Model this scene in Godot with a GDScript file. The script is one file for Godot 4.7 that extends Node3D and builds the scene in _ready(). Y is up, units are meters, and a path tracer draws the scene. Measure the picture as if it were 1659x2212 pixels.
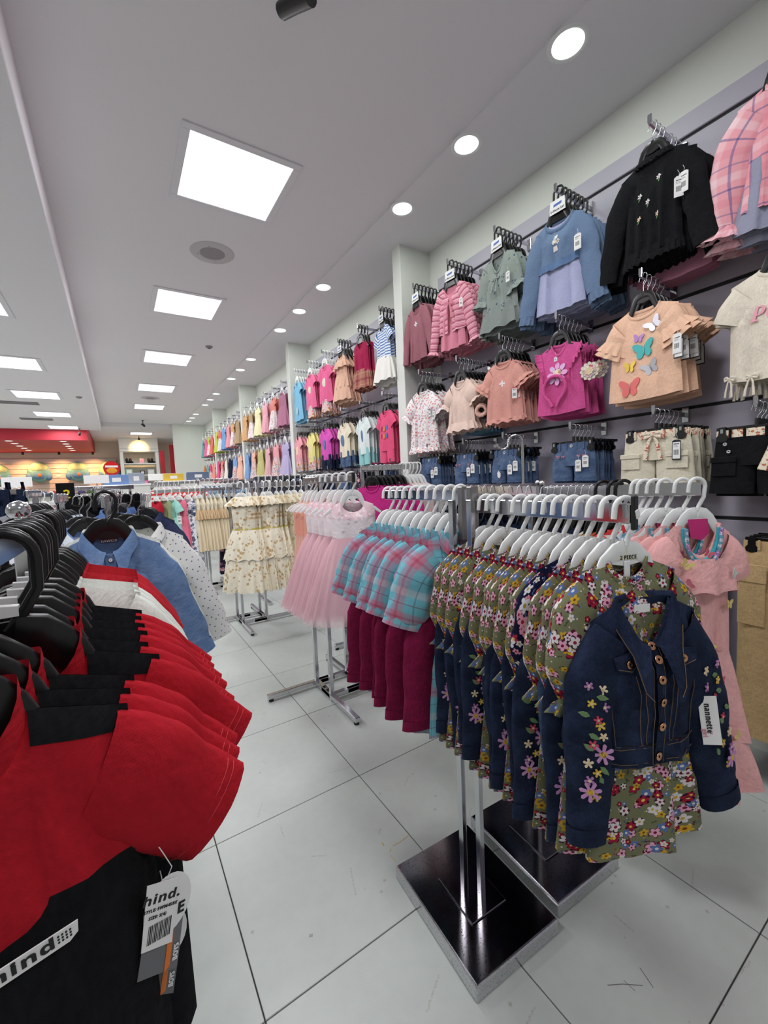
extends Node3D
# ---------------------------------------------------------------- mesh kit
class Geo:
	var v := PackedVector3Array()
	var n := PackedVector3Array()
	var t := PackedVector2Array()
	var ix := PackedInt32Array()
	func grid(p: PackedVector3Array, nu: int, nv: int, uv: PackedVector2Array, wrap := false) -> void:
		var b := v.size()
		for j in nv:
			var j0 := maxi(j - 1, 0) * nu
			var j1 := mini(j + 1, nv - 1) * nu
			for i in nu:
				var i0 := i - 1
				var i1 := i + 1
				if wrap:
					if i0 < 0: i0 = nu - 2
					if i1 > nu - 1: i1 = 1
				else:
					i0 = maxi(i0, 0)
					i1 = mini(i1, nu - 1)
				var c := (p[j1 + i] - p[j0 + i]).cross(p[j * nu + i1] - p[j * nu + i0])
				n.append(c.normalized() if c.length_squared() > 1e-18 else Vector3.UP)
		v.append_array(p)
		t.append_array(uv)
		for j in nv - 1:
			for i in nu - 1:
				var a := b + j * nu + i
				ix.append_array(PackedInt32Array([a, a + 1, a + nu + 1, a, a + nu + 1, a + nu]))
	# a flat face, turned so that it looks away from the point c
	func face(q: Array, c: Vector3) -> void:
		var b := v.size()
		var nn: Vector3 = (q[2] - q[0]).cross(q[1] - q[0]).normalized()
		var mid: Vector3 = (q[0] + q[1] + q[2]) / 3.0
		var flip: bool = nn.dot(mid - c) < 0.0
		if flip: nn = -nn
		for p: Vector3 in q:
			v.append(p)
			n.append(nn)
			t.append(Vector2(p.x + p.z, -p.y) if absf(nn.y) < 0.7 else Vector2(p.x, p.z))
		for k in range(1, q.size() - 1):
			if flip: ix.append_array(PackedInt32Array([b, b + k + 1, b + k]))
			else: ix.append_array(PackedInt32Array([b, b + k, b + k + 1]))
	func box(c: Vector3, s: Vector3, bs := Basis(), ch := 0.0) -> void:
		var h := s * 0.5
		if ch <= 0.0:
			for k in 3:
				for sg in [-1.0, 1.0]:
					var q := []
					for w in [[-1, -1], [1, -1], [1, 1], [-1, 1]]:
						var p := Vector3()
						p[k] = sg * h[k]
						p[(k + 1) % 3] = w[0] * h[(k + 1) % 3]
						p[(k + 2) % 3] = w[1] * h[(k + 2) % 3]
						q.append(c + bs * p)
					face(q, c)
			return
		var P := func(sx: float, sy: float, sz: float, k: int) -> Vector3:
			var p := Vector3(sx * (h.x - ch), sy * (h.y - ch), sz * (h.z - ch))
			p[k] += ch * [sx, sy, sz][k]
			return c + bs * p
		for k in 3:
			for sg in [-1.0, 1.0]:
				var q := []
				for w in [[-1.0, -1.0], [1.0, -1.0], [1.0, 1.0], [-1.0, 1.0]]:
					var e := [0.0, 0.0, 0.0]
					e[k] = sg
					e[(k + 1) % 3] = w[0]
					e[(k + 2) % 3] = w[1]
					q.append(P.call(e[0], e[1], e[2], k))
				face(q, c)
			var l := (k + 1) % 3
			var m := (k + 2) % 3
			for s1 in [-1.0, 1.0]:
				for s2 in [-1.0, 1.0]:
					var q := []
					for w in [[-1.0, k], [1.0, k], [1.0, l], [-1.0, l]]:
						var e := [0.0, 0.0, 0.0]
						e[k] = s1
						e[l] = s2
						e[m] = w[0]
						q.append(P.call(e[0], e[1], e[2], w[1]))
					face(q, c)
		for a in [-1.0, 1.0]:
			for b2 in [-1.0, 1.0]:
				for d in [-1.0, 1.0]:
					face([P.call(a, b2, d, 0), P.call(a, b2, d, 1), P.call(a, b2, d, 2)], c)
	func bar(a: Vector3, b: Vector3, w: float, h: float, ch := 0.0) -> void:
		var z := (b - a).normalized()
		var up := Vector3.UP if absf(z.y) < 0.9 else Vector3.RIGHT
		var x := up.cross(z).normalized()
		box((a + b) * 0.5, Vector3(w, h, (b - a).length()), Basis(x, z.cross(x), z), ch)
	# tube along a path; rx lies across the path and the reference axis, ry along the reference axis
	func tube(path: Array, rx, ry, ns := 8, ref := Vector3.BACK, caps := true, pw := 1.0) -> void:
		var m := path.size()
		var p := PackedVector3Array()
		var uv := PackedVector2Array()
		var ln := 0.0
		for j in m:
			var tg: Vector3 = (path[mini(j + 1, m - 1)] - path[maxi(j - 1, 0)]).normalized()
			var sd := tg.cross(ref)
			if sd.length() < 0.01: sd = tg.cross(Vector3.RIGHT)
			sd = sd.normalized()
			var ot := sd.cross(tg).normalized()
			var a: float = rx[j] if rx is Array else rx
			var b: float = ry[j] if ry is Array else ry
			if j > 0: ln += (path[j] - path[j - 1]).length()
			for i in ns + 1:
				var f := TAU * i / ns
				var cc := cos(f)
				var s2 := sin(f)
				if pw != 1.0:
					cc = signf(cc) * pow(absf(cc), pw)
					s2 = signf(s2) * pow(absf(s2), pw)
				p.append(path[j] + sd * cc * a + ot * s2 * b)
				uv.append(Vector2(f * (a + b) * 0.5, ln))
		grid(p, ns + 1, m, uv, true)
		if caps:
			for e in [0, m - 1]:
				var q := []
				for i in ns: q.append(p[e * (ns + 1) + i])
				var inn: Vector3 = path[1] if e == 0 else path[m - 2]
				face(q, inn)
	func lathe(pr: Array, ns := 20, c := Vector3.ZERO) -> void:
		var p := PackedVector3Array()
		var uv := PackedVector2Array()
		for q: Vector2 in pr:
			for i in ns + 1:
				var f := TAU * i / ns
				p.append(c + Vector3(q.x * cos(f), q.y, -q.x * sin(f)))
				uv.append(Vector2(f * 0.1, q.y))
		grid(p, ns + 1, pr.size(), uv, true)
	# an outline in the xy plane given thickness along z
	func slab(o: PackedVector2Array, th: float, xf := Transform3D()) -> void:
		var tr := Geometry2D.triangulate_polygon(o)
		var m := o.size()
		var sg := 1.0
		for side in [1.0, -1.0]:
			var b := v.size()
			var nn := (xf.basis * Vector3(0, 0, side)).normalized()
			for q in o:
				v.append(xf * Vector3(q.x, q.y, side * th * 0.5))
				n.append(nn)
				t.append(Vector2(q.x, -q.y))
			for k in range(0, tr.size(), 3):
				var a := o[tr[k]]
				var c1 := o[tr[k + 1]]
				var c2 := o[tr[k + 2]]
				var ccw := (c1 - a).cross(c2 - a) > 0.0
				if ccw == (side > 0.0): ix.append_array(PackedInt32Array([b + tr[k], b + tr[k + 2], b + tr[k + 1]]))
				else: ix.append_array(PackedInt32Array([b + tr[k], b + tr[k + 1], b + tr[k + 2]]))
		if th > 0.0005:
			if Geometry2D.is_polygon_clockwise(o): sg = -1.0
			for k in m:
				var a := o[k]
				var c := o[(k + 1) % m]
				var nr := Vector2(c.y - a.y, a.x - c.x).normalized() * sg
				var q := [xf * Vector3(a.x, a.y, th / 2), xf * Vector3(c.x, c.y, th / 2), xf * Vector3(c.x, c.y, -th / 2), xf * Vector3(a.x, a.y, -th / 2)]
				var mid := (a + c) * 0.5 - nr * 0.01
				face(q, xf * Vector3(mid.x, mid.y, 0))
	func ball(c: Vector3, r: Vector3, ns := 10, nr := 7) -> void:
		var p := PackedVector3Array()
		var uv := PackedVector2Array()
		for j in nr + 1:
			var a := PI * j / nr
			for i in ns + 1:
				var f := TAU * i / ns
				p.append(c + Vector3(r.x * sin(a) * cos(f), r.y * cos(a), -r.z * sin(a) * sin(f)))
				uv.append(Vector2(f, a) * 0.05)
		grid(p, ns + 1, nr + 1, uv, true)
	func mesh(m: Material) -> ArrayMesh:
		var am := ArrayMesh.new()
		var a := []
		a.resize(Mesh.ARRAY_MAX)
		a[Mesh.ARRAY_VERTEX] = v
		a[Mesh.ARRAY_NORMAL] = n
		a[Mesh.ARRAY_TEX_UV] = t
		a[Mesh.ARRAY_INDEX] = ix
		am.add_surface_from_arrays(Mesh.PRIMITIVE_TRIANGLES, a)
		am.surface_set_material(0, m)
		return am

var used := {}
var T := {}
var M := {}
var nz := FastNoiseLite.new()
var rg := RandomNumberGenerator.new()

func numbered(s: String) -> String:
	var k: int = used.get(s, 0)
	used[s] = k + 1
	return s if k == 0 else "%s_%03d" % [s, k]
func obj(called: String, g: Geo, m: Material, parent: Node = null) -> MeshInstance3D:
	var o := MeshInstance3D.new()
	o.mesh = g.mesh(m)
	o.cast_shadow = GeometryInstance3D.SHADOW_CASTING_SETTING_ON
	if parent == null:
		o.name = numbered(called)
		add_child(o, true)
	else:
		o.name = called
		parent.add_child(o, true)
	return o
func share(called: String, me: Mesh, parent: Node, xf: Transform3D) -> MeshInstance3D:
	var o := MeshInstance3D.new()
	o.mesh = me
	o.name = called
	o.transform = xf
	parent.add_child(o, true)
	return o
func tag(o: Node, label: String, cat: String, grp := "", kind := "") -> Node:
	if label: o.set_meta("label", label)
	if cat: o.set_meta("category", cat)
	if grp: o.set_meta("group", grp)
	if kind: o.set_meta("kind", kind)
	return o
func struct(called: String, g: Geo, m: Material) -> MeshInstance3D:
	var o := obj(called, g, m)
	o.set_meta("kind", "structure")
	o.set_meta("label", {"floor": "pale grey floor tile bed with dark joints", "ceiling": "plain white plaster ceiling of the shop"}.get(called, "plain painted " + called.replace("_", " ") + " of the shop"))
	o.set_meta("category", called.get_slice("_", 0))
	return o
func base(called: String, at: Vector3, yaw := 0.0, label := "", cat := "", grp := "") -> Node3D:
	var o := Node3D.new()
	o.name = numbered(called)
	add_child(o, true)
	o.position = at
	o.rotation.y = yaw
	tag(o, label, cat, grp)
	return o
func put(p: Node3D, called: String, at: Vector3, yaw: float, label: String, cat: String, grp := "", sc := Vector3.ONE, lean := 0.0) -> Node3D:
	var c: Node3D = p.duplicate()
	c.name = numbered(called)
	c.remove_meta("drop")
	add_child(c, true)
	c.transform = Transform3D(Basis(Vector3.UP, yaw) * Basis(Vector3.BACK, lean) * Basis.from_scale(sc), at)
	tag(c, label, cat, grp)
	return c
func V(x: float, y: float, z := 0.0) -> Vector3: return Vector3(x, y, z)
func arc(c: Vector3, r: float, a0: float, a1: float, k := 8) -> Array:
	var q := []
	for i in k + 1:
		var a := deg_to_rad(lerpf(a0, a1, float(i) / k))
		q.append(c + Vector3(cos(a), sin(a), 0) * r)
	return q

# ---------------------------------------------------------------- textures
func canvas(w: int, h: int, c: Color) -> Image:
	var i := Image.create(w, h, false, Image.FORMAT_RGB8)
	i.fill(c)
	return i
func tex(i: Image) -> ImageTexture: return ImageTexture.create_from_image(i)
func dab(i: Image, x: float, y: float, rx: float, ry: float, c: Color, rot := 0.0) -> void:
	var w := i.get_width()
	var h := i.get_height()
	var r := ceili(maxf(rx, ry))
	var ca := cos(rot)
	var sa := sin(rot)
	for yy in range(-r, r + 1):
		for xx in range(-r, r + 1):
			var a := (xx * ca + yy * sa) / rx
			var b := (yy * ca - xx * sa) / ry
			if a * a + b * b <= 1.0:
				i.set_pixel(posmod(int(x) + xx, w), posmod(int(y) + yy, h), c)
func bloom(i: Image, x: float, y: float, r: float, c: Color, cc: Color, k := 5) -> void:
	var a0 := rg.randf() * TAU
	for j in k:
		var a := a0 + TAU * j / k
		dab(i, x + cos(a) * r * 0.6, y + sin(a) * r * 0.6, r * 0.5, r * 0.36, c, a)
	dab(i, x, y, r * 0.3, r * 0.3, cc)
func floral(sz: int, bg: Color, cols: Array, cnt: int, r0: float, r1: float, leaf: Array, nleaf: int, spk := 0) -> ImageTexture:
	var i := canvas(sz, sz, bg)
	for k in nleaf:
		var a := rg.randf() * TAU
		var x := rg.randf() * sz
		var y := rg.randf() * sz
		var lc: Color = leaf[rg.randi() % leaf.size()]
		for q in 4: dab(i, x + cos(a) * q * r0 * 0.5, y + sin(a) * q * r0 * 0.5, r0 * 0.45, r0 * 0.2, lc, a + (0.9 if q % 2 else -0.9))
	for k in spk:
		dab(i, rg.randf() * sz, rg.randf() * sz, r0 * 0.3, r0 * 0.3, cols[rg.randi() % cols.size()][0])
	for k in cnt:
		var c: Array = cols[rg.randi() % cols.size()]
		var rr := rg.randf_range(r0, r1)
		var x := rg.randf() * sz
		var y := rg.randf() * sz
		if c.size() > 2: bloom(i, x, y, rr * 1.16, c[2], c[2])
		bloom(i, x, y, rr, c[0], c[1])
	return tex(i)
func plaid(sz: int, bg: Color, bands: Array) -> ImageTexture:
	var i := canvas(sz, sz, bg)
	for y in sz:
		for x in sz:
			var c := bg
			for b: Array in bands:
				var fx: float = absf(wrapf(float(x) / sz - b[0], -0.5, 0.5)) / b[1]
				var fy: float = absf(wrapf(float(y) / sz - b[0], -0.5, 0.5)) / b[1]
				var k := (1.0 - smoothstep(0.6, 1.0, fx)) * 0.55 + (1.0 - smoothstep(0.6, 1.0, fy)) * 0.55
				if (x + y) % 3 == 0: k *= 0.8
				c = c.lerp(b[2], minf(k, 0.95) * b[3])
			i.set_pixel(x, y, c)
	return tex(i)
func stripes(bg: Color, bands: Array, sz := 64) -> ImageTexture:
	var i := canvas(8, sz, bg)
	for b: Array in bands:
		i.fill_rect(Rect2i(0, int(b[0] * sz), 8, maxi(1, int(b[1] * sz))), b[2])
	return tex(i)
func denim(c: Color, hi: Color) -> ImageTexture:
	var sz := 256
	var i := canvas(sz, sz, c)
	for y in sz:
		for x in sz:
			var a := nz.get_noise_2d(x * 9.0, y * 3.0) * 0.26 + nz.get_noise_2d(x * 0.35, y * 0.35 + 300) * 0.45 + 0.22
			if (x + y * 2) % 5 == 0: a += 0.16
			i.set_pixel(x, y, c.lerp(hi, clampf(a, 0, 1)))
	return tex(i)
func weave(c: Color, amt: float) -> ImageTexture:
	var sz := 128
	var i := canvas(sz, sz, c)
	for y in sz:
		for x in sz:
			var k := 1.0 + amt * (nz.get_noise_2d(x * 7.0, y * 2.0 + 900) + 0.7 * nz.get_noise_2d(x * 0.8, y * 0.8))
			i.set_pixel(x, y, Color(c.r * k, c.g * k, c.b * k))
	return tex(i)

func mat(c: Color, rough := 0.6, metal := 0.0, o := {}) -> StandardMaterial3D:
	var m := StandardMaterial3D.new()
	m.albedo_color = c
	m.roughness = rough
	m.metallic = metal
	m.cull_mode = BaseMaterial3D.CULL_DISABLED
	for k in o: m.set(k, o[k])
	return m
func fab(c: Color, tx: Texture2D = null, sc := 4.0, o := {}) -> StandardMaterial3D:
	var m := mat(Color.WHITE if tx and not o.has("tint") else c, 0.93)
	o.erase("tint")
	if tx: m.albedo_texture = tx
	m.uv1_scale = Vector3(sc, sc, 1)
	m.normal_enabled = true
	m.normal_texture = T.cloth
	m.normal_scale = 0.5
	m.metallic_specular = 0.25
	for k in o: m.set(k, o[k])
	return m
func K(r: int, g: int, b: int) -> Color: return Color8(r, g, b)

func make_materials() -> void:
	nz.noise_type = FastNoiseLite.TYPE_SIMPLEX_SMOOTH
	nz.frequency = 0.03
	nz.seed = 7
	rg.seed = 4242
	var h := canvas(256, 256, Color.BLACK)
	for y in 256:
		for x in 256:
			var u := TAU * x / 256.0
			var w := TAU * y / 256.0
			var a := nz.get_noise_3d(cos(u) * 70, sin(u) * 70 + cos(w) * 70, sin(w) * 70) * 0.5 + 0.5
			a += 0.05 * sin(x * PI * 0.5) * cos(y * PI * 0.5) + rg.randf() * 0.03
			h.set_pixel(x, y, Color(a, a, a) * 0.8)
	h.bump_map_to_normal_map(6.0)
	T.cloth = tex(h)
	# wear and scuffs for the floor tiles: soft patches and fine scratches
	var fl := canvas(512, 512, K(222, 222, 217))
	for y in 512:
		for x in 512:
			var k := 1.0 + 0.016 * nz.get_noise_2d(x * 0.35, y * 0.35) + 0.014 * nz.get_noise_2d(x * 2.2 + 500, y * 2.2)
			fl.set_pixel(x, y, Color(0.775 * k, 0.80 * k, 0.778 * k))
	for k in 26:
		var x := rg.randf() * 512
		var y := rg.randf() * 512
		var a := rg.randf() * TAU
		for q in rg.randi_range(4, 22):
			dab(fl, x + cos(a) * q * 1.4, y + sin(a) * q * 1.4, 0.9, 0.9, K(178, 177, 170))
	for k in 60: dab(fl, rg.randf() * 512, rg.randf() * 512, rg.randf_range(0.6, 1.6), 1.0, K(172, 170, 162), rg.randf() * 3)
	T.floor = tex(fl)
	var pc := canvas(256, 256, K(205, 205, 208))
	for k in 900: dab(pc, rg.randf() * 256, rg.randf() * 256, rg.randf_range(0.5, 1.5), rg.randf_range(0.5, 1.3), K(90, 86, 84))
	T.pitc = tex(pc)
	var bcd := canvas(48, 96, K(240, 240, 238))
	bcd.fill_rect(Rect2i(6, 8, 36, 5), K(60, 60, 60))
	bcd.fill_rect(Rect2i(6, 20, 26, 2), K(110, 110, 110))
	bcd.fill_rect(Rect2i(6, 26, 30, 2), K(130, 130, 130))
	for k in 16: bcd.fill_rect(Rect2i(7 + k * 2 + (k % 3) / 2, 44, 1 + (k * 7 % 3) / 2, 30), K(30, 30, 30))
	T.barcode = tex(bcd)
	T.denim = denim(K(24, 31, 50), K(60, 74, 104))
	T.denim2 = denim(K(44, 64, 92), K(96, 120, 150))
	T.denim3 = denim(K(70, 90, 122), K(124, 143, 172))
	T.cham = denim(K(92, 122, 164), K(142, 166, 198))
	var W := K(222, 214, 216)
	T.olive = floral(512, K(118, 120, 90), [[W, K(150, 40, 70), K(60, 30, 44)], [K(160, 34, 62), K(230, 200, 90), K(58, 18, 36)], [K(226, 166, 190), K(120, 30, 60), K(90, 30, 60)], [K(206, 164, 50), K(120, 70, 30)], [K(92, 116, 168), K(220, 220, 220)], [W, K(200, 170, 60)]], 190, 10, 23, [K(88, 44, 60), K(76, 92, 122), K(150, 140, 60), K(70, 80, 54)], 90, 160)
	T.navyf = floral(256, K(26, 28, 58), [[K(180, 44, 74), K(230, 180, 90)], [K(226, 160, 176), K(150, 40, 60)], [K(225, 225, 230), K(180, 150, 60)]], 30, 9, 20, [K(90, 110, 160), K(60, 40, 70)], 30, 60)
	T.wfl = floral(256, K(243, 238, 238), [[K(220, 120, 140), K(240, 210, 120)], [K(190, 150, 190), K(240, 220, 120)], [K(232, 164, 150), K(160, 60, 60)]], 46, 8, 14, [K(170, 180, 160), K(200, 190, 200)], 46, 30)
	T.creamf = floral(256, K(243, 236, 214), [[K(214, 186, 138), K(176, 134, 84)], [K(222, 198, 160), K(190, 150, 100)], [K(206, 180, 140), K(160, 130, 80)]], 22, 9, 18, [K(226, 212, 174), K(206, 196, 158)], 26, 10)
	T.sprig = floral(256, K(146, 156, 150), [[K(84, 96, 112), K(60, 70, 86)], [K(110, 120, 132), K(70, 76, 90)]], 16, 7, 11, [K(116, 126, 118)], 18, 20)
	T.belt = floral(256, K(238, 226, 204), [[K(176, 74, 66), K(220, 190, 90)], [K(200, 120, 100), K(120, 60, 50)]], 60, 8, 12, [K(140, 150, 110)], 50, 40)
	T.bwf = floral(256, K(228, 230, 234), [[K(70, 80, 104), K(150, 160, 180)], [K(120, 132, 156), K(60, 70, 90)]], 18, 14, 26, [K(90, 100, 120)], 26, 20)
	T.darkf = floral(256, K(40, 38, 56), [[K(222, 160, 164), K(240, 200, 190)], [K(150, 100, 120), K(230, 200, 180)]], 22, 14, 24, [K(70, 66, 84)], 16, 30)
	T.lace = floral(256, K(238, 206, 212), [[K(250, 240, 242), K(246, 230, 234)], [K(248, 234, 238), K(240, 214, 220)]], 40, 9, 15, [K(244, 222, 228)], 40, 50)
	T.multi = floral(256, K(226, 196, 196), [[K(200, 90, 120), K(240, 220, 130)], [K(120, 160, 180), K(240, 240, 220)], [K(230, 170, 80), K(150, 80, 40)], [K(240, 240, 240), K(200, 160, 80)]], 50, 10, 18, [K(140, 160, 120)], 30, 30)
	T.purple = floral(128, K(110, 160, 180), [[K(190, 120, 190), K(240, 240, 240)], [K(230, 225, 235), K(180, 90, 160)], [K(70, 160, 190), K(240, 240, 240)]], 40, 6, 10, [K(90, 70, 130)], 10, 20)
	T.gridp = plaid(256, K(112, 180, 194), [[0.25, 0.13, K(212, 96, 118), 0.75], [0.75, 0.09, K(232, 190, 190), 0.7], [0.5, 0.012, K(70, 60, 80), 0.6], [0.98, 0.012, K(150, 50, 70), 0.8], [0.25, 0.03, K(170, 40, 70), 0.5]])
	T.pinkp = plaid(256, K(232, 164, 172), [[0.2, 0.1, K(246, 232, 234), 0.7], [0.7, 0.1, K(216, 122, 138), 0.5], [0.45, 0.025, K(86, 84, 140), 0.9], [0.95, 0.02, K(104, 100, 150), 0.8]])
	T.marp = plaid(128, K(176, 120, 104), [[0.25, 0.12, K(120, 30, 60), 0.7], [0.7, 0.05, K(220, 190, 160), 0.7]])
	T.bstr = stripes(K(236, 240, 246), [[0.0, 0.45, K(96, 134, 196)]])
	T.pstr = stripes(K(222, 138, 158), [[0.0, 0.12, K(122, 74, 98)], [0.3, 0.16, K(240, 196, 204)], [0.62, 0.1, K(236, 190, 200)]])
	T.rstr = stripes(K(240, 236, 236), [[0.0, 0.5, K(216, 70, 66)]])
	T.ystr = stripes(K(240, 238, 224), [[0.0, 0.45, K(228, 188, 84)]])
	T.zebra = stripes(K(228, 230, 236), [[0.0, 0.5, K(30, 34, 54)]])
	T.bluest = stripes(K(226, 232, 242), [[0.0, 0.2, K(120, 150, 200)], [0.45, 0.3, K(160, 186, 222)], [0.85, 0.06, K(70, 90, 150)]])
	var dt := canvas(64, 64, K(232, 232, 228))
	for q in [[8, 8], [40, 24], [24, 48], [56, 56]]: dab(dt, q[0], q[1], 3.2, 3.2, K(96, 104, 130))
	T.dots = tex(dt)
	# solids and hard goods
	M.chrome = mat(K(205, 206, 210), 0.12, 1.0)
	M.worn = mat(Color.WHITE, 0.2, 0.9, {"albedo_texture": T.pitc, "uv1_triplanar": true, "uv1_scale": Vector3(5, 5, 5)})
	M.steel = mat(K(150, 148, 146), 0.35, 0.9)
	M.mirror = mat(K(150, 146, 148), 0.13, 1.0, {"albedo_texture": T.pitc, "uv1_triplanar": true, "uv1_scale": Vector3(4, 4, 4)})
	M.wplast = mat(K(236, 238, 236), 0.35)
	M.wedge = mat(K(226, 229, 228), 0.4)
	M.bplast = mat(K(14, 14, 15), 0.3)
	M.bmatte = mat(K(22, 22, 24), 0.55)
	M.card = mat(K(240, 240, 238), 0.7)
	M.cardcream = mat(K(226, 222, 202), 0.6)
	M.ink = mat(K(26, 26, 30), 0.7)
	M.inkblue = mat(K(84, 110, 190), 0.7)
	M.barcode = mat(Color.WHITE, 0.6, 0.0, {"albedo_texture": T.barcode})
	M.copper = mat(K(214, 158, 118), 0.25, 1.0)
	M.gold = mat(K(206, 176, 84), 0.35, 1.0)
	M.silver = mat(K(200, 200, 206), 0.4, 1.0)
	M.paint = mat(K(228, 230, 224), 0.85)
	M.ceil = mat(K(229, 226, 229), 0.9)
	M.slat = mat(K(190, 186, 200), 0.5)
	M.groove = mat(K(30, 30, 32), 0.6)
	M.tile = mat(Color.WHITE, 0.34, 0.0, {"albedo_texture": T.floor, "uv1_world_triplanar": true, "uv1_triplanar": true, "uv1_scale": Vector3(0.55, 0.55, 0.55), "metallic_specular": 0.4})
	M.joint = mat(K(70, 66, 62), 0.8)
	M.glow = mat(K(255, 255, 255), 0.5, 0.0, {"emission_enabled": true, "emission": K(250, 252, 255), "emission_energy_multiplier": 1.6})
	M.glow2 = mat(K(255, 255, 255), 0.5, 0.0, {"emission_enabled": true, "emission": K(244, 255, 246), "emission_energy_multiplier": 1.7})
	M.glowwarm = mat(K(255, 230, 190), 0.5, 0.0, {"emission_enabled": true, "emission": K(255, 214, 150), "emission_energy_multiplier": 1.6})
	M.redwall = mat(K(182, 40, 56), 0.6)
	M.clear = mat(Color(0.95, 0.97, 0.98, 0.25), 0.1, 0.0, {"transparency": BaseMaterial3D.TRANSPARENCY_ALPHA})
	M.denim = fab(K(30, 40, 64), T.denim, 5.0)
	M.denim2 = fab(K(60, 88, 130), T.denim2, 5.0)
	M.denim3 = fab(K(70, 96, 140), T.denim3, 5.0)
	M.cham = fab(K(96, 126, 168), T.cham, 6.0)
	M.stitch = mat(K(112, 88, 62), 0.8)
	M.stitchd = mat(K(96, 84, 74), 0.8)
	for k in ["olive", "navyf", "wfl", "creamf", "sprig", "belt", "bwf", "darkf", "lace", "multi", "purple", "gridp", "pinkp", "marp", "bstr", "pstr", "rstr", "ystr", "zebra", "bluest", "dots"]:
		var sc: float = {"olive": 4.6, "navyf": 6.5, "wfl": 7.5, "creamf": 5.0, "sprig": 6.0, "belt": 9.0, "bwf": 3.4, "darkf": 4.0, "lace": 8.0, "multi": 5.0, "purple": 14.0, "gridp": 7.0, "pinkp": 6.0, "marp": 9.0, "bstr": 42.0, "pstr": 26.0, "rstr": 16.0, "ystr": 60.0, "zebra": 20.0, "bluest": 10.0, "dots": 26.0}[k]
		M[k] = fab(Color.WHITE, T[k], sc, {"normal_scale": 0.25})
	M.red = fab(K(176, 30, 42), weave(K(176, 30, 42), 0.05), 5.0)
	M.black = fab(K(24, 24, 26), weave(K(24, 25, 27), 0.25), 5.0)
	M.crimson = fab(K(122, 26, 64), weave(K(122, 26, 64), 0.14), 5.0)
	M.ivory = fab(K(226, 228, 218), weave(K(228, 231, 222), 0.04), 5.0)
	M.orange = fab(K(238, 196, 166), weave(K(239, 197, 168), 0.04), 5.0)
	M.hot = fab(K(208, 88, 148), weave(K(208, 88, 148), 0.05), 5.0)
	M.creamk = fab(K(224, 216, 196), weave(K(226, 218, 200), 0.06), 5.0)
	M.khaki = fab(K(196, 166, 120), weave(K(190, 162, 118), 0.08), 5.0)
	M.pinkd = fab(K(236, 176, 172), weave(K(238, 180, 178), 0.05), 5.0)
	M.tull = fab(K(226, 168, 180), null, 5.0, {"transparency": BaseMaterial3D.TRANSPARENCY_ALPHA, "normal_enabled": false})
	M.tull.albedo_color = Color(0.93, 0.77, 0.80, 0.45)
	M.lacew = fab(K(244, 234, 236), weave(K(244, 234, 236), 0.03), 6.0)
	M.tullin = fab(K(240, 204, 211), null, 5.0, {"normal_enabled": false})
	M.rosepink = fab(K(222, 150, 166), null, 5.0)
	M.ribbon = mat(K(206, 190, 70), 0.5)
	M.backpaint = mat(K(226, 214, 200), 0.85)
	M.backslat = mat(K(214, 206, 200), 0.6)
	M.grille = mat(K(150, 144, 146), 0.7)
	M.petalpink = fab(K(238, 176, 222), null, 5.0)
	M.petalpink2 = fab(K(226, 190, 232), null, 5.0)
	M.khakishort = fab(K(222, 216, 194), weave(K(222, 216, 194), 0.05), 5.0)
	M.pinktie = fab(K(244, 206, 170), null, 5.0)
	M.magcard = mat(K(206, 40, 120), 0.5)
	M.redp = fab(K(186, 40, 50), weave(K(186, 40, 50), 0.08), 5.0)
	M.rededge = mat(K(206, 60, 66), 0.8)
	M.greycard = mat(K(110, 110, 114), 0.6)
	M.orangecard = mat(K(228, 120, 40), 0.6)
	M.packteal = fab(K(120, 176, 176), null, 5.0)
	M.packgreen = fab(K(196, 214, 160), null, 5.0)
	M.packblue = fab(K(100, 146, 186), null, 5.0)
	M.embroid = []
	for c in [K(202, 146, 196), K(224, 186, 62), K(206, 66, 96), K(104, 136, 88), K(236, 214, 176), K(176, 120, 176)]: M.embroid.append(mat(c, 0.7))
func solid(r: int, g: int, b: int) -> StandardMaterial3D:
	var key := "s%d_%d_%d" % [r, g, b]
	if not M.has(key): M[key] = fab(K(r, g, b), null, 5.0)
	return M[key]

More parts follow.
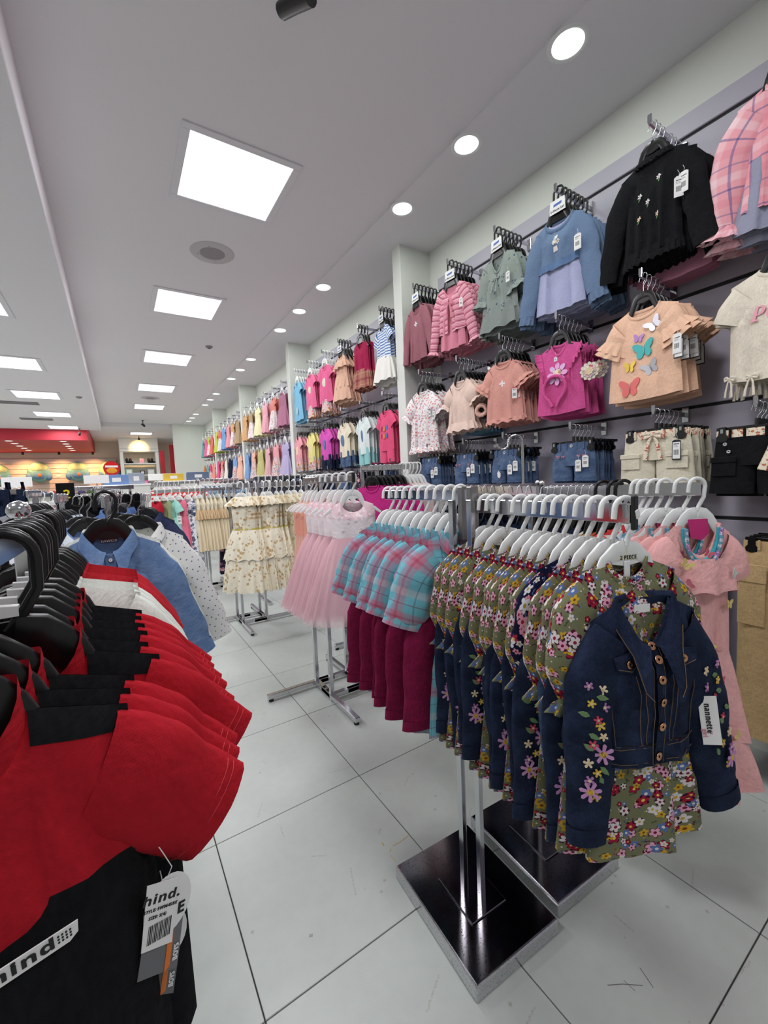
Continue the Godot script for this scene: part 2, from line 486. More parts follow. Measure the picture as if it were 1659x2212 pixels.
# ---------------------------------------------------------------- clothing kit
# a garment's local frame: origin at the top of the neck, x across, y up, z to its front
func spec(o := {}) -> Dictionary:
	var d := {"sw": 0.13, "cw": 0.14, "hw": 0.15, "L": 0.42, "nw": 0.055, "nf": 0.05, "nb": 0.012, "sl": 0.03, "d": 0.03, "d0": 0.012, "fa": 0.009, "fn": 3.0, "ph": 0.0, "hc": 0.012, "nu": 16, "nv": 14, "sharp": 0.5, "wr": 0.006, "tail": 0.0}
	d.merge(o, true)
	return d
func gp(s: Dictionary, side: float, u: float, v: float) -> Vector3:
	var au := absf(u)
	var w: float = lerpf(s.sw, s.cw, smoothstep(0.0, 0.35, v)) if v < 0.35 else lerpf(s.cw, s.hw, (v - 0.35) / 0.65)
	var ax: float = au * s.sw
	var top: float = -s.sl * clampf((ax - s.nw) / (s.sw - s.nw), 0.0, 1.0)
	var sh := 0.0
	if ax < s.nw - 0.0001:
		var q: float = 1.0 - pow(ax / s.nw, 2)
		sh = pow(q, s.sharp)
		top -= (s.nf if side > 0 else s.nb) * sh
	var bot: float = -s.L + s.hc * u * u + (s.tail if side < 0 else 0.0)
	var y := top * pow(1.0 - v, 3) + bot * v
	var prof := pow(maxf(0.0, 1.0 - pow(au, 2.6)), 0.55)
	var dz: float = s.d0 + (s.d - s.d0) * smoothstep(0.0, 0.45, v)
	dz *= lerpf(sh, 1.0, sqrt(clampf(v / 0.12, 0.0, 1.0)))
	var f: float = s.fa * smoothstep(0.05, 1.0, v) * sin(s.fn * PI * u + s.ph + side * 0.8) * (1.0 - pow(au, 6))
	f += s.fa * 0.55 * smoothstep(0.2, 1.0, v) * sin(s.fn * 2.3 * PI * u + 1.7 * s.ph - side + 1.5 * v) * (1.0 - pow(au, 6))
	f += s.wr * 0.7 * sin((v * 1.2 - au * 0.9) * 17.0 + s.ph + side) * smoothstep(0.0, 0.2, v) * (1.0 - smoothstep(0.3, 0.9, v)) * smoothstep(0.25, 0.7, au) * (1.0 - pow(au, 6))
	f += s.wr * nz.get_noise_2d(u * 42.0 + s.ph * 61.0, v * 50.0 + side * 120.0) * (1.0 - pow(au, 4)) * smoothstep(0.0, 0.15, v) * 2.0
	return Vector3(u * w + 0.3 * f, y, side * dz * prof + f)
func ulist(s: Dictionary) -> PackedFloat32Array:
	var un: float = s.nw / s.sw
	var k: int = maxi(2, s.nu / 4)
	var q := PackedFloat32Array()
	for i in k: q.append(-1.0 + (1.0 - un) * (1.0 - pow(1.0 - float(i) / k, 1.4)))
	var m: int = s.nu - 2 * k
	for i in m + 1: q.append(-un * cos(PI * i / m))
	for i in range(1, k + 1): q.append(un + (1.0 - un) * pow(float(i) / k, 1.0))
	return q
func sheet(g: Geo, s: Dictionary, v0 := 0.0, v1 := 1.0, us := PackedFloat32Array(), sides := [1.0, -1.0], off := 0.0) -> void:
	if us.is_empty(): us = ulist(s)
	var nr: int = maxi(2, int(ceil(s.nv * (v1 - v0)))) + 1
	for side: float in sides:
		var p := PackedVector3Array()
		var uv := PackedVector2Array()
		for j in nr:
			var v := lerpf(v0, v1, float(j) / (nr - 1))
			for i in us.size():
				var u := us[i] if side > 0 else us[us.size() - 1 - i]
				var q := gp(s, side, u, v)
				uv.append(Vector2(q.x, -q.y))
				p.append(q + Vector3(0, 0, side * off))
		g.grid(p, us.size(), nr, uv)
func surf(s: Dictionary, u: float, v: float, off := 0.0, side := 1.0) -> Transform3D:
	var a := gp(s, side, u, v)
	var x := (gp(s, side, u + 0.06, v) - gp(s, side, u - 0.06, v)).normalized()
	var y := (gp(s, side, u, maxf(0, v - 0.04)) - gp(s, side, u, minf(1, v + 0.04))).normalized()
	var z := x.cross(y).normalized() * side
	y = z.cross(x)
	return Transform3D(Basis(x, y, z), a + z * off)
func sleeve(g: Geo, s: Dictionary, side: float, o: Dictionary) -> Dictionary:
	var ln: float = o.get("len", 0.12)
	var a0: float = deg_to_rad(o.get("a0", 40.0))
	var a1: float = deg_to_rad(o.get("a1", 52.0))
	var r0: float = o.get("r0", 0.062)
	var r1: float = o.get("r1", 0.055)
	var fl: float = o.get("flat", 0.4)
	var puff: float = o.get("puff", 0.0)
	var wr: float = o.get("wr", 0.05)
	var nl: int = o.get("nl", 9)
	var ns: int = o.get("ns", 14)
	var sway: float = o.get("sway", 0.0)
	var a := a0
	var pos := Vector3(side * (s.sw - 0.008), -s.sl - 0.002, 0) - Vector3(side * sin(a0), cos(a0), 0) * r0
	var p := PackedVector3Array()
	var uv := PackedVector2Array()
	var last := pos
	var dir := Vector3(side * cos(a0), -sin(a0), 0)
	var rr := r0
	for j in nl + 1:
		var t := float(j) / nl
		a = lerpf(a0, a1, smoothstep(0.0, 0.5, t))
		dir = Vector3(side * cos(a), -sin(a), sway * t).normalized()
		if j > 0: pos += dir * ln / nl
		var pp := Vector3(side * sin(a), cos(a), 0)
		rr = lerpf(r0, r1, t) + puff * sin(PI * pow(t, 1.3))
		var flat := lerpf(fl * 0.75, fl, smoothstep(0, 0.3, t))
		for i in ns + 1:
			var f := TAU * (i % ns) / ns
			var k := 1.0 + wr * smoothstep(0, 0.2, t) * (2.2 * nz.get_noise_3d(cos(f) * 22 + s.ph * 40, sin(f) * 22 + side * 50, t * ln * 300))
			p.append(pos + pp * rr * cos(f) * k + Vector3(0, 0, 1) * rr * flat * sin(f) * k)
			uv.append(Vector2(TAU * i / ns * rr * 0.7, t * ln))
		last = pos
	if side > 0:
		g.grid(p, ns + 1, nl + 1, uv, true)
	else:
		var p2 := PackedVector3Array()
		var uv2 := PackedVector2Array()
		for j in nl + 1:
			for i in ns + 1:
				p2.append(p[j * (ns + 1) + ns - i])
				uv2.append(uv[j * (ns + 1) + ns - i])
		g.grid(p2, ns + 1, nl + 1, uv2, true)
	return {"pos": last, "dir": dir, "r": rr, "perp": Vector3(side * sin(a), cos(a), 0), "flat": fl}
# a frill or band round a sleeve end
func frill(g: Geo, e: Dictionary, ln: float, k0: float, k1: float, wave := 0.0, nw := 9.0, nl := 3) -> void:
	var ns := 40 if wave > 0.0 else 16
	var p := PackedVector3Array()
	var uv := PackedVector2Array()
	for j in nl + 1:
		var t := float(j) / nl
		for i in ns + 1:
			var f := TAU * (i % ns) / ns
			var k := lerpf(k0, k1, t) * (1.0 + wave * t * sin(nw * f))
			var ff: float = lerpf(e.flat, maxf(e.flat, 0.55), t) if wave > 0.0 else e.flat * 1.05
			p.append(e.pos + e.dir * ln * (t + 0.12 * wave * t * cos(nw * f)) + e.perp * e.r * k * cos(f) + Vector3(0, 0, 1) * e.r * k * ff * sin(f))
			uv.append(Vector2(f * e.r * k, t * ln))
	g.grid(p, ns + 1, nl + 1, uv, true)
# a ring of cloth falling from one width to another, in folds
func skirt(g: Geo, y0: float, w0: float, d0: float, y1: float, w1: float, d1: float, fn := 10.0, fa := 0.1, ph := 0.0, ns := 56, nr := 7, hem := 0.006) -> void:
	var p := PackedVector3Array()
	var uv := PackedVector2Array()
	for j in nr + 1:
		var t := float(j) / nr
		var e := pow(t, 0.8)
		for i in ns + 1:
			var f := TAU * (i % ns) / ns
			var k := 1.0 + fa * pow(t, 0.7) * (0.7 * sin(fn * f + ph + 0.8 * sin(2.0 * f)) + 0.5 * sin((fn + 3.0) * f * 1.0 + 2.0 * ph + t * 1.3))
			p.append(Vector3(lerpf(w0, w1, e) * k * cos(f), lerpf(y0, y1, t) + hem * t * sin(fn * f + 1.0), -lerpf(d0, d1, e) * (k + fa * 0.6 * t * sin(fn * f)) * sin(f)))
			uv.append(Vector2(TAU * i / ns * w1 * 0.75, -lerpf(y0, y1, t)))
	g.grid(p, ns + 1, nr + 1, uv, true)
func neckrib(par: Node, s: Dictionary, m: Material, r := 0.006, called := "neckline") -> void:
	var q := []
	var un: float = s.nw / s.sw
	for i in 13: q.append(gp(s, 1.0, un * sin(PI * (i / 12.0 - 0.5)), 0.0) + V(0, -r * 0.4, r * 0.3))
	for i in range(1, 9): q.append(gp(s, -1.0, -un * sin(PI * (i / 8.0 - 0.5)), 0.0))
	var g := Geo.new()
	g.tube(q, r * 0.55, r * 1.3, 6, Vector3.UP, false)
	obj(called, g, m, par)
func sleeves(par: Node, s: Dictionary, m: Material, o: Dictionary) -> Array:
	var ends := []
	for side in [-1.0, 1.0]:
		var g := Geo.new()
		var oo := o.duplicate()
		if o.has("spread"): oo.a1 = o.get("a1", 50.0) - side * o.spread
		var e := sleeve(g, s, side, oo)
		var sl := obj("sleeve", g, o.get("mat", m), par)
		if o.has("cuff"):
			var g2 := Geo.new()
			var e3 := e.duplicate()
			e3.pos = e.pos - e.dir * 0.012
			frill(g2, e3, o.cuff, 1.03, 1.03)
			obj("cuff", g2, o.get("cuffmat", m), sl)
		if o.has("ruffle"):
			for k in o.get("tiers", 1):
				var g2 := Geo.new()
				var e2 := e.duplicate()
				e2.pos = e.pos - e.dir * 0.022 * k
				frill(g2, e2, o.ruffle, 0.95, o.get("flare", 1.5), 0.2, 9.0 + k)
				obj("ruffle", g2, o.get("rmat", m), sl)
		ends.append(e)
	return ends
func new_top(s: Dictionary, m: Material, sl := {}, rib := true) -> Node3D:
	var n := Node3D.new()
	var g := Geo.new()
	sheet(g, s)
	obj("body", g, m, n)
	if rib: neckrib(n, s, m)
	if not sl.is_empty(): sleeves(n, s, m, sl)
	return n
func price_tag(par: Node, at: Transform3D, w := 0.03, h := 0.058, back: Material = null) -> void:
	var t := Node3D.new()
	t.name = "price_tag"
	par.add_child(t, true)
	t.transform = at
	var g := Geo.new()
	var o := PackedVector2Array([V2(-w / 2, -h), V2(w / 2, -h), V2(w / 2, -0.006), V2(w / 4, 0), V2(-w / 4, 0), V2(-w / 2, -0.006)])
	g.slab(o, 0.0008)
	obj("tag_card", g, back if back else M.card, t)
	g = Geo.new()
	for i in 6: g.v.append([V(-w * .42, -h * .12, .001), V(w * .42, -h * .12, .001), V(w * .42, -h * .94, .001), V(-w * .42, -h * .12, .001), V(w * .42, -h * .94, .001), V(-w * .42, -h * .94, .001)][i])
	for i in 6:
		g.n.append(Vector3.BACK)
		g.t.append([V2(0, 0), V2(1, 0), V2(1, 1), V2(0, 0), V2(1, 1), V2(0, 1)][i])
		g.ix.append(i)
	obj("tag_print", g, M.barcode, t)
	g = Geo.new()
	g.tube([V(0, -0.004, 0), V(0.002, 0.012, -0.002), V(-0.004, 0.026, -0.004)], 0.0007, 0.0007, 4)
	obj("tag_string", g, M.wplast, t)
func V2(x: float, y: float) -> Vector2: return Vector2(x, y)
func lettering(par: Node, txt: String, h: float, m: Material, xf: Transform3D, serif := false, wt := 700, it := false, cond := 1.0) -> void:
	var f := SystemFont.new()
	f.font_names = PackedStringArray(["Droid Serif" if serif else "Droid Sans"])
	f.font_weight = wt
	f.font_italic = it
	var tm := TextMesh.new()
	tm.text = txt
	tm.font = f
	tm.font_size = 32
	tm.pixel_size = h / 32.0
	tm.depth = 0.0008
	tm.curve_step = 2.0
	tm.material = m
	var o := MeshInstance3D.new()
	o.name = "lettering"
	o.mesh = tm
	o.transform = xf * Transform3D(Basis.from_scale(Vector3(cond, 1, 1)), Vector3.ZERO)
	par.add_child(o, true)
func button(par: Node, at: Transform3D, r: float, m: Material) -> void:
	var g := Geo.new()
	g.lathe([V2(0, -0.001), V2(r, -0.001), V2(r, 0.0015), V2(r * 0.86, 0.0028), V2(r * 0.6, 0.0016), V2(0, 0.0022)], 12)
	share("button", g.mesh(m), par, at * Transform3D(Basis(Vector3.RIGHT, PI / 2), Vector3.ZERO))
# fold-over collar halves following the neckline
func collar(par: Node, s: Dictionary, m: Material, h := 0.045, pt := 0.03, stand := 0.012, trim: Material = null) -> void:
	var un: float = s.nw / s.sw
	for side in [-1.0, 1.0]:
		var nu := 12
		var p := PackedVector3Array()
		var uv := PackedVector2Array()
		var edge := []
		for j in 5:
			var t := j / 4.0
			for i in nu + 1:
				var k := float(i) / nu
				var b: Vector3
				if k < 0.4: b = gp(s, -1.0, side * un * sin(k / 0.4 * PI / 2), 0.0)
				else: b = gp(s, 1.0, side * un * cos((k - 0.4) / 0.6 * PI / 2 * 0.98), 0.0)
				var outw := Vector3(b.x * 1.0, 0, b.z + (0.0 if k < 0.4 else 0.02)).normalized()
				if k > 0.4: outw = (outw + V(side * 0.15, 0, 0.7 * (k - 0.4))).normalized()
				var hh := h * (1.0 + 0.35 * k)
				var q := b + V(0, stand * sin(minf(t * 3.0, 1.0) * PI * 0.5), 0)
				q += outw * (0.006 + 0.03 * t * (0.5 + k * 0.3)) + V(0, -hh * t * t * (0.9 if k > 0.4 else 0.7), 0)
				q.z += 0.012 * t * smoothstep(0.4, 1.0, k)
				q += V(side * pt * 0.55, -pt, 0.004) * t * smoothstep(0.72, 1.0, k)
				p.append(q)
				uv.append(Vector2(k * 0.12, t * h))
				if j == 4: edge.append(q * 1.0 + V(0, 0.003, 0.001))
		var g := Geo.new()
		if side > 0: g.grid(p, nu + 1, 5, uv)
		else:
			var p2 := PackedVector3Array()
			for j in 5:
				for i in nu + 1: p2.append(p[j * (nu + 1) + nu - i])
			g.grid(p2, nu + 1, 5, uv)
		var c := obj("collar", g, m, par)
		if trim:
			g = Geo.new()
			g.tube(edge, 0.0009, 0.0009, 4)
			obj("stitching", g, trim, c)
func stitches(par: Node, s: Dictionary, m: Material, lines: Array, off := 0.0012) -> void:
	for ln: Array in lines:
		var q := []
		for i in 9:
			var t := i / 8.0
			q.append(surf(s, lerpf(ln[0], ln[2], t), lerpf(ln[1], ln[3], t), off).origin)
		var g := Geo.new()
		g.tube(q, 0.0008, 0.0008, 4)
		obj("stitching", g, m, par)
func petals(r: float, k: int, w := 0.42) -> PackedVector2Array:
	var o := PackedVector2Array()
	for j in k:
		for i in 5:
			var a := TAU * (j + (i - 2) * w * 0.5) / k
			o.append(V2(cos(a), sin(a)) * r * [0.35, 0.88, 1.0, 0.88, 0.35][i])
	return o
func flower(par: Node, xf: Transform3D, r: float, m: Material, mc: Material, k := 6, called := "embroidered_flower") -> void:
	var g := Geo.new()
	g.slab(petals(r, k), 0.0016)
	var f := share(called, g.mesh(m), par, xf)
	g = Geo.new()
	g.slab(petals(r * 0.3, 8, 0.9), 0.0026)
	share("flower_centre", g.mesh(mc), f, Transform3D())
func leafshape(l: float, w: float) -> PackedVector2Array:
	return PackedVector2Array([V2(0, 0), V2(l * .3, w * .5), V2(l * .65, w * .42), V2(l, 0), V2(l * .65, -w * .42), V2(l * .3, -w * .5)])
func butterfly(par: Node, xf: Transform3D, sz: float, m: Material, body: Material) -> void:
	var n := Node3D.new()
	n.name = "butterfly_applique"
	par.add_child(n, true)
	n.transform = xf * Transform3D(Basis.from_scale(Vector3.ONE * sz), Vector3.ZERO)
	for sd in [-1.0, 1.0]:
		var g := Geo.new()
		var up := PackedVector2Array()
		for q in [[0.0, -0.02], [0.02, 0.14], [0.12, 0.3], [0.28, 0.42], [0.44, 0.46], [0.52, 0.4], [0.5, 0.24], [0.4, 0.08], [0.32, 0.0], [0.36, -0.1], [0.36, -0.24], [0.28, -0.35], [0.16, -0.36], [0.06, -0.24], [0.0, -0.1]]: up.append(V2(q[0] * sd, q[1]))
		g.slab(up, 0.035, Transform3D(Basis(Vector3.UP, -0.18 * sd), Vector3.ZERO))
		obj("wing", g, m, n)
	var g := Geo.new()
	g.tube([V(0, -0.2, 0.03), V(0, 0, 0.05), V(0, 0.14, 0.03)], [0.015, 0.035, 0.02], [0.015, 0.03, 0.02], 6)
	g.tube([V(0.01, 0.14, 0.03), V(0.06, 0.24, 0.03), V(0.12, 0.3, 0.03)], 0.008, 0.008, 4)
	g.tube([V(-0.01, 0.14, 0.03), V(-0.06, 0.24, 0.03), V(-0.12, 0.3, 0.03)], 0.008, 0.008, 4)
	obj("butterfly_body", g, body, n)
func bow(par: Node, xf: Transform3D, sz: float, m: Material, tails := 1.2, called := "bow") -> void:
	var n := Node3D.new()
	n.name = called
	par.add_child(n, true)
	n.transform = xf
	for sd in [-1.0, 1.0]:
		var g := Geo.new()
		g.tube([V(0, 0, 0.004), V(0.5 * sd, 0.22, 0.12) * sz, V(0.95 * sd, 0.1, 0.1) * sz, V(0.9 * sd, -0.2, 0.08) * sz, V(0.4 * sd, -0.12, 0.1) * sz, V(0, 0, 0.004)], [0.05 * sz, 0.16 * sz, 0.2 * sz, 0.2 * sz, 0.14 * sz, 0.05 * sz], 0.0018, 6)
		obj("bow_loop", g, m, n)
		g = Geo.new()
		g.tube([V(0, 0, 0.003), V(0.3 * sd, -0.5, 0.06) * sz, V(0.55 * sd, -tails, 0.05) * sz, V(0.62 * sd, -tails * 1.45, 0.03) * sz], [0.06 * sz, 0.14 * sz, 0.2 * sz, 0.24 * sz], 0.0018, 6)
		obj("bow_tail", g, m, n)
	var g := Geo.new()
	g.ball(Vector3(0, 0, 0.1 * sz), V(0.16, 0.16, 0.12) * sz, 8, 6)
	obj("bow_knot", g, m, n)

# ---------------------------------------------------------------- garments
func mk_jacket(m: Material, btn: Material, st: Material, emb: bool, spread := 6.0, gold := true) -> Node3D:
	var s := spec({"sw": 0.12, "cw": 0.112, "hw": 0.106, "L": 0.315, "nw": 0.055, "nf": 0.085, "nb": 0.0, "sl": 0.032, "d": 0.034, "fa": 0.004, "ph": 2.1, "nu": 20, "nv": 18, "sharp": 1.0, "wr": 0.006, "hc": 0.0})
	var n := Node3D.new()
	var g := Geo.new()
	sheet(g, s, 0.0, 0.87)
	obj("body", g, m, n)
	g = Geo.new()
	sheet(g, s, 0.87, 1.0, PackedFloat32Array(), [1.0, -1.0], 0.003)
	obj("waistband", g, m, n)
	var o := {"len": 0.385, "a0": 50.0, "a1": 83.0, "r0": 0.062, "r1": 0.046, "flat": 0.5, "cuff": 0.035, "nl": 16, "ns": 16, "wr": 0.09, "spread": spread}
	var ends := sleeves(n, s, m, o)
	collar(n, s, m, 0.05, 0.045, 0.014, st)
	g = Geo.new()
	var pl := PackedFloat32Array([-0.1, -0.04, 0.02, 0.08])
	sheet(g, s, 0.02, 0.99, pl, [1.0], 0.005)
	obj("placket", g, m, n)
	for k in 6: button(n, surf(s, -0.01, 0.06 + 0.17 * k + (0.035 if k == 5 else 0.0), 0.006), 0.0085, btn)
	for sd in [-1.0, 1.0]:
		var x := surf(s, 0.52 * sd, 0.33, 0.003)
		g = Geo.new()
		g.slab(PackedVector2Array([V2(-0.03, 0.012), V2(0.03, 0.012), V2(0.028, -0.012), V2(0.0, -0.026), V2(-0.028, -0.012)]), 0.003, x)
		var f := obj("pocket_flap", g, m, n)
		button(f, x * Transform3D(Basis(), V(0, -0.008, 0.0022)), 0.008, btn)
		g = Geo.new()
		g.tube([x * V(-0.026, -0.01, 0.002), x * V(0.0, -0.022, 0.002), x * V(0.026, -0.01, 0.002)], 0.0008, 0.0008, 4)
		obj("stitching", g, st, f)
	var L := []
	for sd in [-1.0, 1.0]:
		L += [[0.3 * sd, 0.42, 0.22 * sd, 0.86], [0.42 * sd, 0.42, 0.34 * sd, 0.86], [0.2 * sd, 0.27, 0.95 * sd, 0.24], [0.9 * sd, 0.06, 0.78 * sd, 0.86]]
	L += [[-0.14, 0.1, -0.14, 0.99], [0.12, 0.1, 0.12, 0.99], [-0.95, 0.885, 0.95, 0.885], [-0.95, 0.975, 0.95, 0.975]]
	stitches(n, s, st, L, 0.0035)
	g = Geo.new()
	g.slab(PackedVector2Array([V2(-0.018, -0.008), V2(0.018, -0.008), V2(0.018, 0.008), V2(-0.018, 0.008)]), 0.001, Transform3D(Basis(), V(0, -0.02, -0.004)))
	obj("brand_label", g, M.card, n)
	if emb:
		for side in [-1.0, 1.0]:
			var sn: Node = n.get_child(2 if side < 0 else 3)
			var e: Dictionary = ends[0 if side < 0 else 1]
			var axis: Vector3 = e.dir
			for k in 20:
				var t: float = 0.085 + 0.0115 * k
				var c: Vector3 = e.pos - axis * t + V(side * (0.004 + 0.017 * sin(k * 2.4)), 0, 0)
				var xf := Transform3D(Basis(Vector3.UP, side * 0.35) * Basis(Vector3.BACK, k * 1.1), c + V(side * 0.004, 0, 0.029))
				if k % 3 == 2:
					g = Geo.new()
					g.slab(leafshape(0.022, 0.01), 0.0018, xf)
					obj("embroidered_leaf", g, M.embroid[3], sn)
				else: flower(sn, xf, 0.021 if k in [1, 7] else [0.01, 0.0085, 0.011][k % 3], M.embroid[0 if k in [1, 7] else [1, 2, 4, 5][k % 4]], M.embroid[1 if k in [1, 7] else 4], 7 if k in [1, 7] else 5)
	return n
func mk_puff_dress(m: Material, cuffw := 0.03) -> Node3D:
	var s := spec({"sw": 0.12, "cw": 0.115, "hw": 0.13, "L": 0.24, "nw": 0.045, "nf": 0.04, "sl": 0.03, "d": 0.035, "ph": 0.7, "wr": 0.005})
	var n := Node3D.new()
	var g := Geo.new()
	sheet(g, s)
	obj("bodice", g, m, n)
	neckrib(n, s, m, 0.008)
	sleeves(n, s, m, {"len": 0.2, "a0": 38.0, "a1": 80.0, "r0": 0.066, "r1": 0.028, "flat": 0.55, "puff": 0.02, "ruffle": cuffw, "flare": 1.55, "nl": 12, "ns": 16, "wr": 0.12})
	g = Geo.new()
	skirt(g, -0.225, 0.128, 0.04, -0.58, 0.155, 0.075, 8.0, 0.14, 0.4)
	obj("skirt", g, m, n)
	return n
func mk_plaid_dress(m: Material) -> Node3D:
	var s := spec({"sw": 0.125, "cw": 0.125, "hw": 0.135, "L": 0.3, "nw": 0.05, "nf": 0.05, "sl": 0.03, "d": 0.04, "ph": 3.3, "wr": 0.007})
	var n := new_top(s, m, {"len": 0.19, "a0": 34.0, "a1": 66.0, "r0": 0.07, "r1": 0.062, "flat": 0.55, "puff": 0.012, "cuff": 0.03, "nl": 12, "ns": 18, "wr": 0.14})
	collar(n, s, m, 0.04, 0.03)
	var g := Geo.new()
	skirt(g, -0.29, 0.13, 0.045, -0.6, 0.15, 0.07, 8.0, 0.12, 1.4)
	obj("skirt", g, m, n)
	return n
func mk_tulle() -> Node3D:
	var s := spec({"sw": 0.11, "cw": 0.118, "hw": 0.112, "L": 0.19, "nw": 0.062, "nf": 0.055, "sl": 0.02, "d": 0.04, "fa": 0.001, "wr": 0.002})
	var n := Node3D.new()
	var g := Geo.new()
	sheet(g, s, 0.0, 0.45)
	obj("lace_yoke", g, M.lace, n)
	g = Geo.new()
	sheet(g, s, 0.45, 1.0)
	obj("bodice", g, M.lacew, n)
	for k in 3:
		g = Geo.new()
		skirt(g, -0.18, 0.112, 0.045, [-0.55, -0.57, -0.585][k], [0.215, 0.25, 0.275][k], [0.12, 0.16, 0.185][k], [17.0, 21.0, 25.0][k], 0.07, k * 1.7, 110, 8, 0.004)
		obj("tulle_layer", g, M.tullin if k == 0 else M.tull, n)
	for k in 14: flower(n, surf(s, rg.randf_range(-0.75, 0.75), rg.randf_range(0.1, 0.85), 0.002), 0.009, M.lacew, M.card, 5, "lace_flower")
	var r := Node3D.new()
	r.name = "rose"
	n.add_child(r, true)
	for k in 5:
		g = Geo.new()
		g.slab(petals(0.026 - 0.004 * k, 5, 0.8), 0.004, Transform3D(Basis(Vector3.BACK, k * 0.6), V(0.06, -0.175, 0.052 + 0.004 * k)))
		obj("petal", g, M.rosepink, r)
	return n
func mk_cream() -> Node3D:
	var s := spec({"sw": 0.1, "cw": 0.09, "hw": 0.08, "L": 0.26, "nw": 0.05, "nf": 0.02, "sl": 0.012, "d": 0.05, "wr": 0.008, "fa": 0.008, "fn": 5.0})
	var n := Node3D.new()
	var g := Geo.new()
	sheet(g, s)
	obj("bodice", g, M.creamf, n)
	g = Geo.new()
	skirt(g, 0.012, 0.06, 0.03, -0.06, 0.125, 0.07, 13.0, 0.16, 0.3, 60, 3)
	obj("neck_ruffle", g, M.creamf, n)
	for q in [[-0.245, 0.082, 0.05, -0.49, 0.165, 0.11, 9.0], [-0.45, 0.14, 0.09, -0.74, 0.2, 0.14, 11.0]]:
		g = Geo.new()
		skirt(g, q[0], q[1], q[2], q[3], q[4], q[5], q[6], 0.12, q[6], 66, 6, 0.008)
		obj("tier", g, M.creamf, n)
	g = Geo.new()
	skirt(g, -0.243, 0.087, 0.054, -0.255, 0.088, 0.055, 4.0, 0.0, 0.0, 24, 2, 0.0)
	obj("ribbon", g, M.ribbon, n)
	return n
func mk_bottoms(m: Material, w: float, wl: float, L: float, o := {}) -> Node3D:
	var n := Node3D.new()
	var g := Geo.new()
	var d: float = o.get("d", 0.03)
	var cr: float = o.get("crotch", 0.13)
	skirt(g, 0.0, w, d * 0.7, -0.032, w * 1.01, d * 0.75, 4.0, 0.01, 0.0, 32, 2, 0.0)
	obj("waistband", g, o.get("band", m), n)
	g = Geo.new()
	skirt(g, -0.03, w * 1.0, d * 0.75, -cr, w * 1.08, d * 1.1, 5.0, 0.03, 1.0, 40, 5, 0.0)
	obj("seat", g, m, n)
	for sd in [-1.0, 1.0]:
		var p := PackedVector3Array()
		var uv := PackedVector2Array()
		for j in 9:
			var t := j / 8.0
			var hw := lerpf(w * 0.55, wl, t)
			for i in 19:
				var f := TAU * (i % 18) / 18.0
				var k := 1.0 + 0.05 * nz.get_noise_3d(cos(f) * 30, sin(f) * 30 + sd * 70, t * L * 200)
				p.append(Vector3(sd * lerpf(w * 0.54, w * 0.5 + wl * 0.18, t) + hw * k * cos(f), lerpf(-cr + 0.03, -L, t), -d * 1.1 * k * sin(f)))
				uv.append(Vector2(f * hw * 0.7, t * L))
		g = Geo.new()
		g.grid(p, 19, 9, uv, true)
		var lg := obj("leg", g, m, n)
		if o.has("cuff"):
			g = Geo.new()
			var q := []
			for i in 3: q.append(V(sd * (w * 0.5 + wl * 0.18), -L + 0.018 * (1 - i * 0.5), 0))
			g.tube(q, wl * 1.05, d * 1.2, 18, Vector3.BACK, false)
			obj("cuff", g, o.cuff, lg)
		g = Geo.new()
		if o.get("cargo", false):
			g.box(V(sd * w * 0.72, -cr * 0.9 - 0.02, d * 1.2), V(w * 0.62, L * 0.28, 0.006), Basis(), 0.002)
			obj("cargo_pocket", g, m, n)
			g = Geo.new()
			g.box(V(sd * w * 0.72, -cr * 0.9 - 0.02 + L * 0.12, d * 1.2 + 0.005), V(w * 0.66, L * 0.09, 0.005), Basis(), 0.002)
			obj("pocket_flap", g, m, n)
		else:
			g.tube([V(sd * w * 0.35, -0.036, d * 0.98), V(sd * w * 0.45, -0.062, d * 1.06), V(sd * w * 0.9, -0.07, d * 0.7)], 0.0012, 0.0012, 5)
			obj("pocket_seam", g, o.get("stitch", M.stitch), n)
	for k in 4:
		g = Geo.new()
		g.box(V([-0.6, -0.25, 0.25, 0.6][k] * w, -0.016, d * 0.76), V(0.009, 0.04, 0.006), Basis(), 0.002)
		obj("belt_loop", g, m, n)
	if o.get("fly", true):
		button(n, Transform3D(Basis(), V(0, -0.016, d * 0.78)), 0.009, o.get("btn", M.silver))
	return n

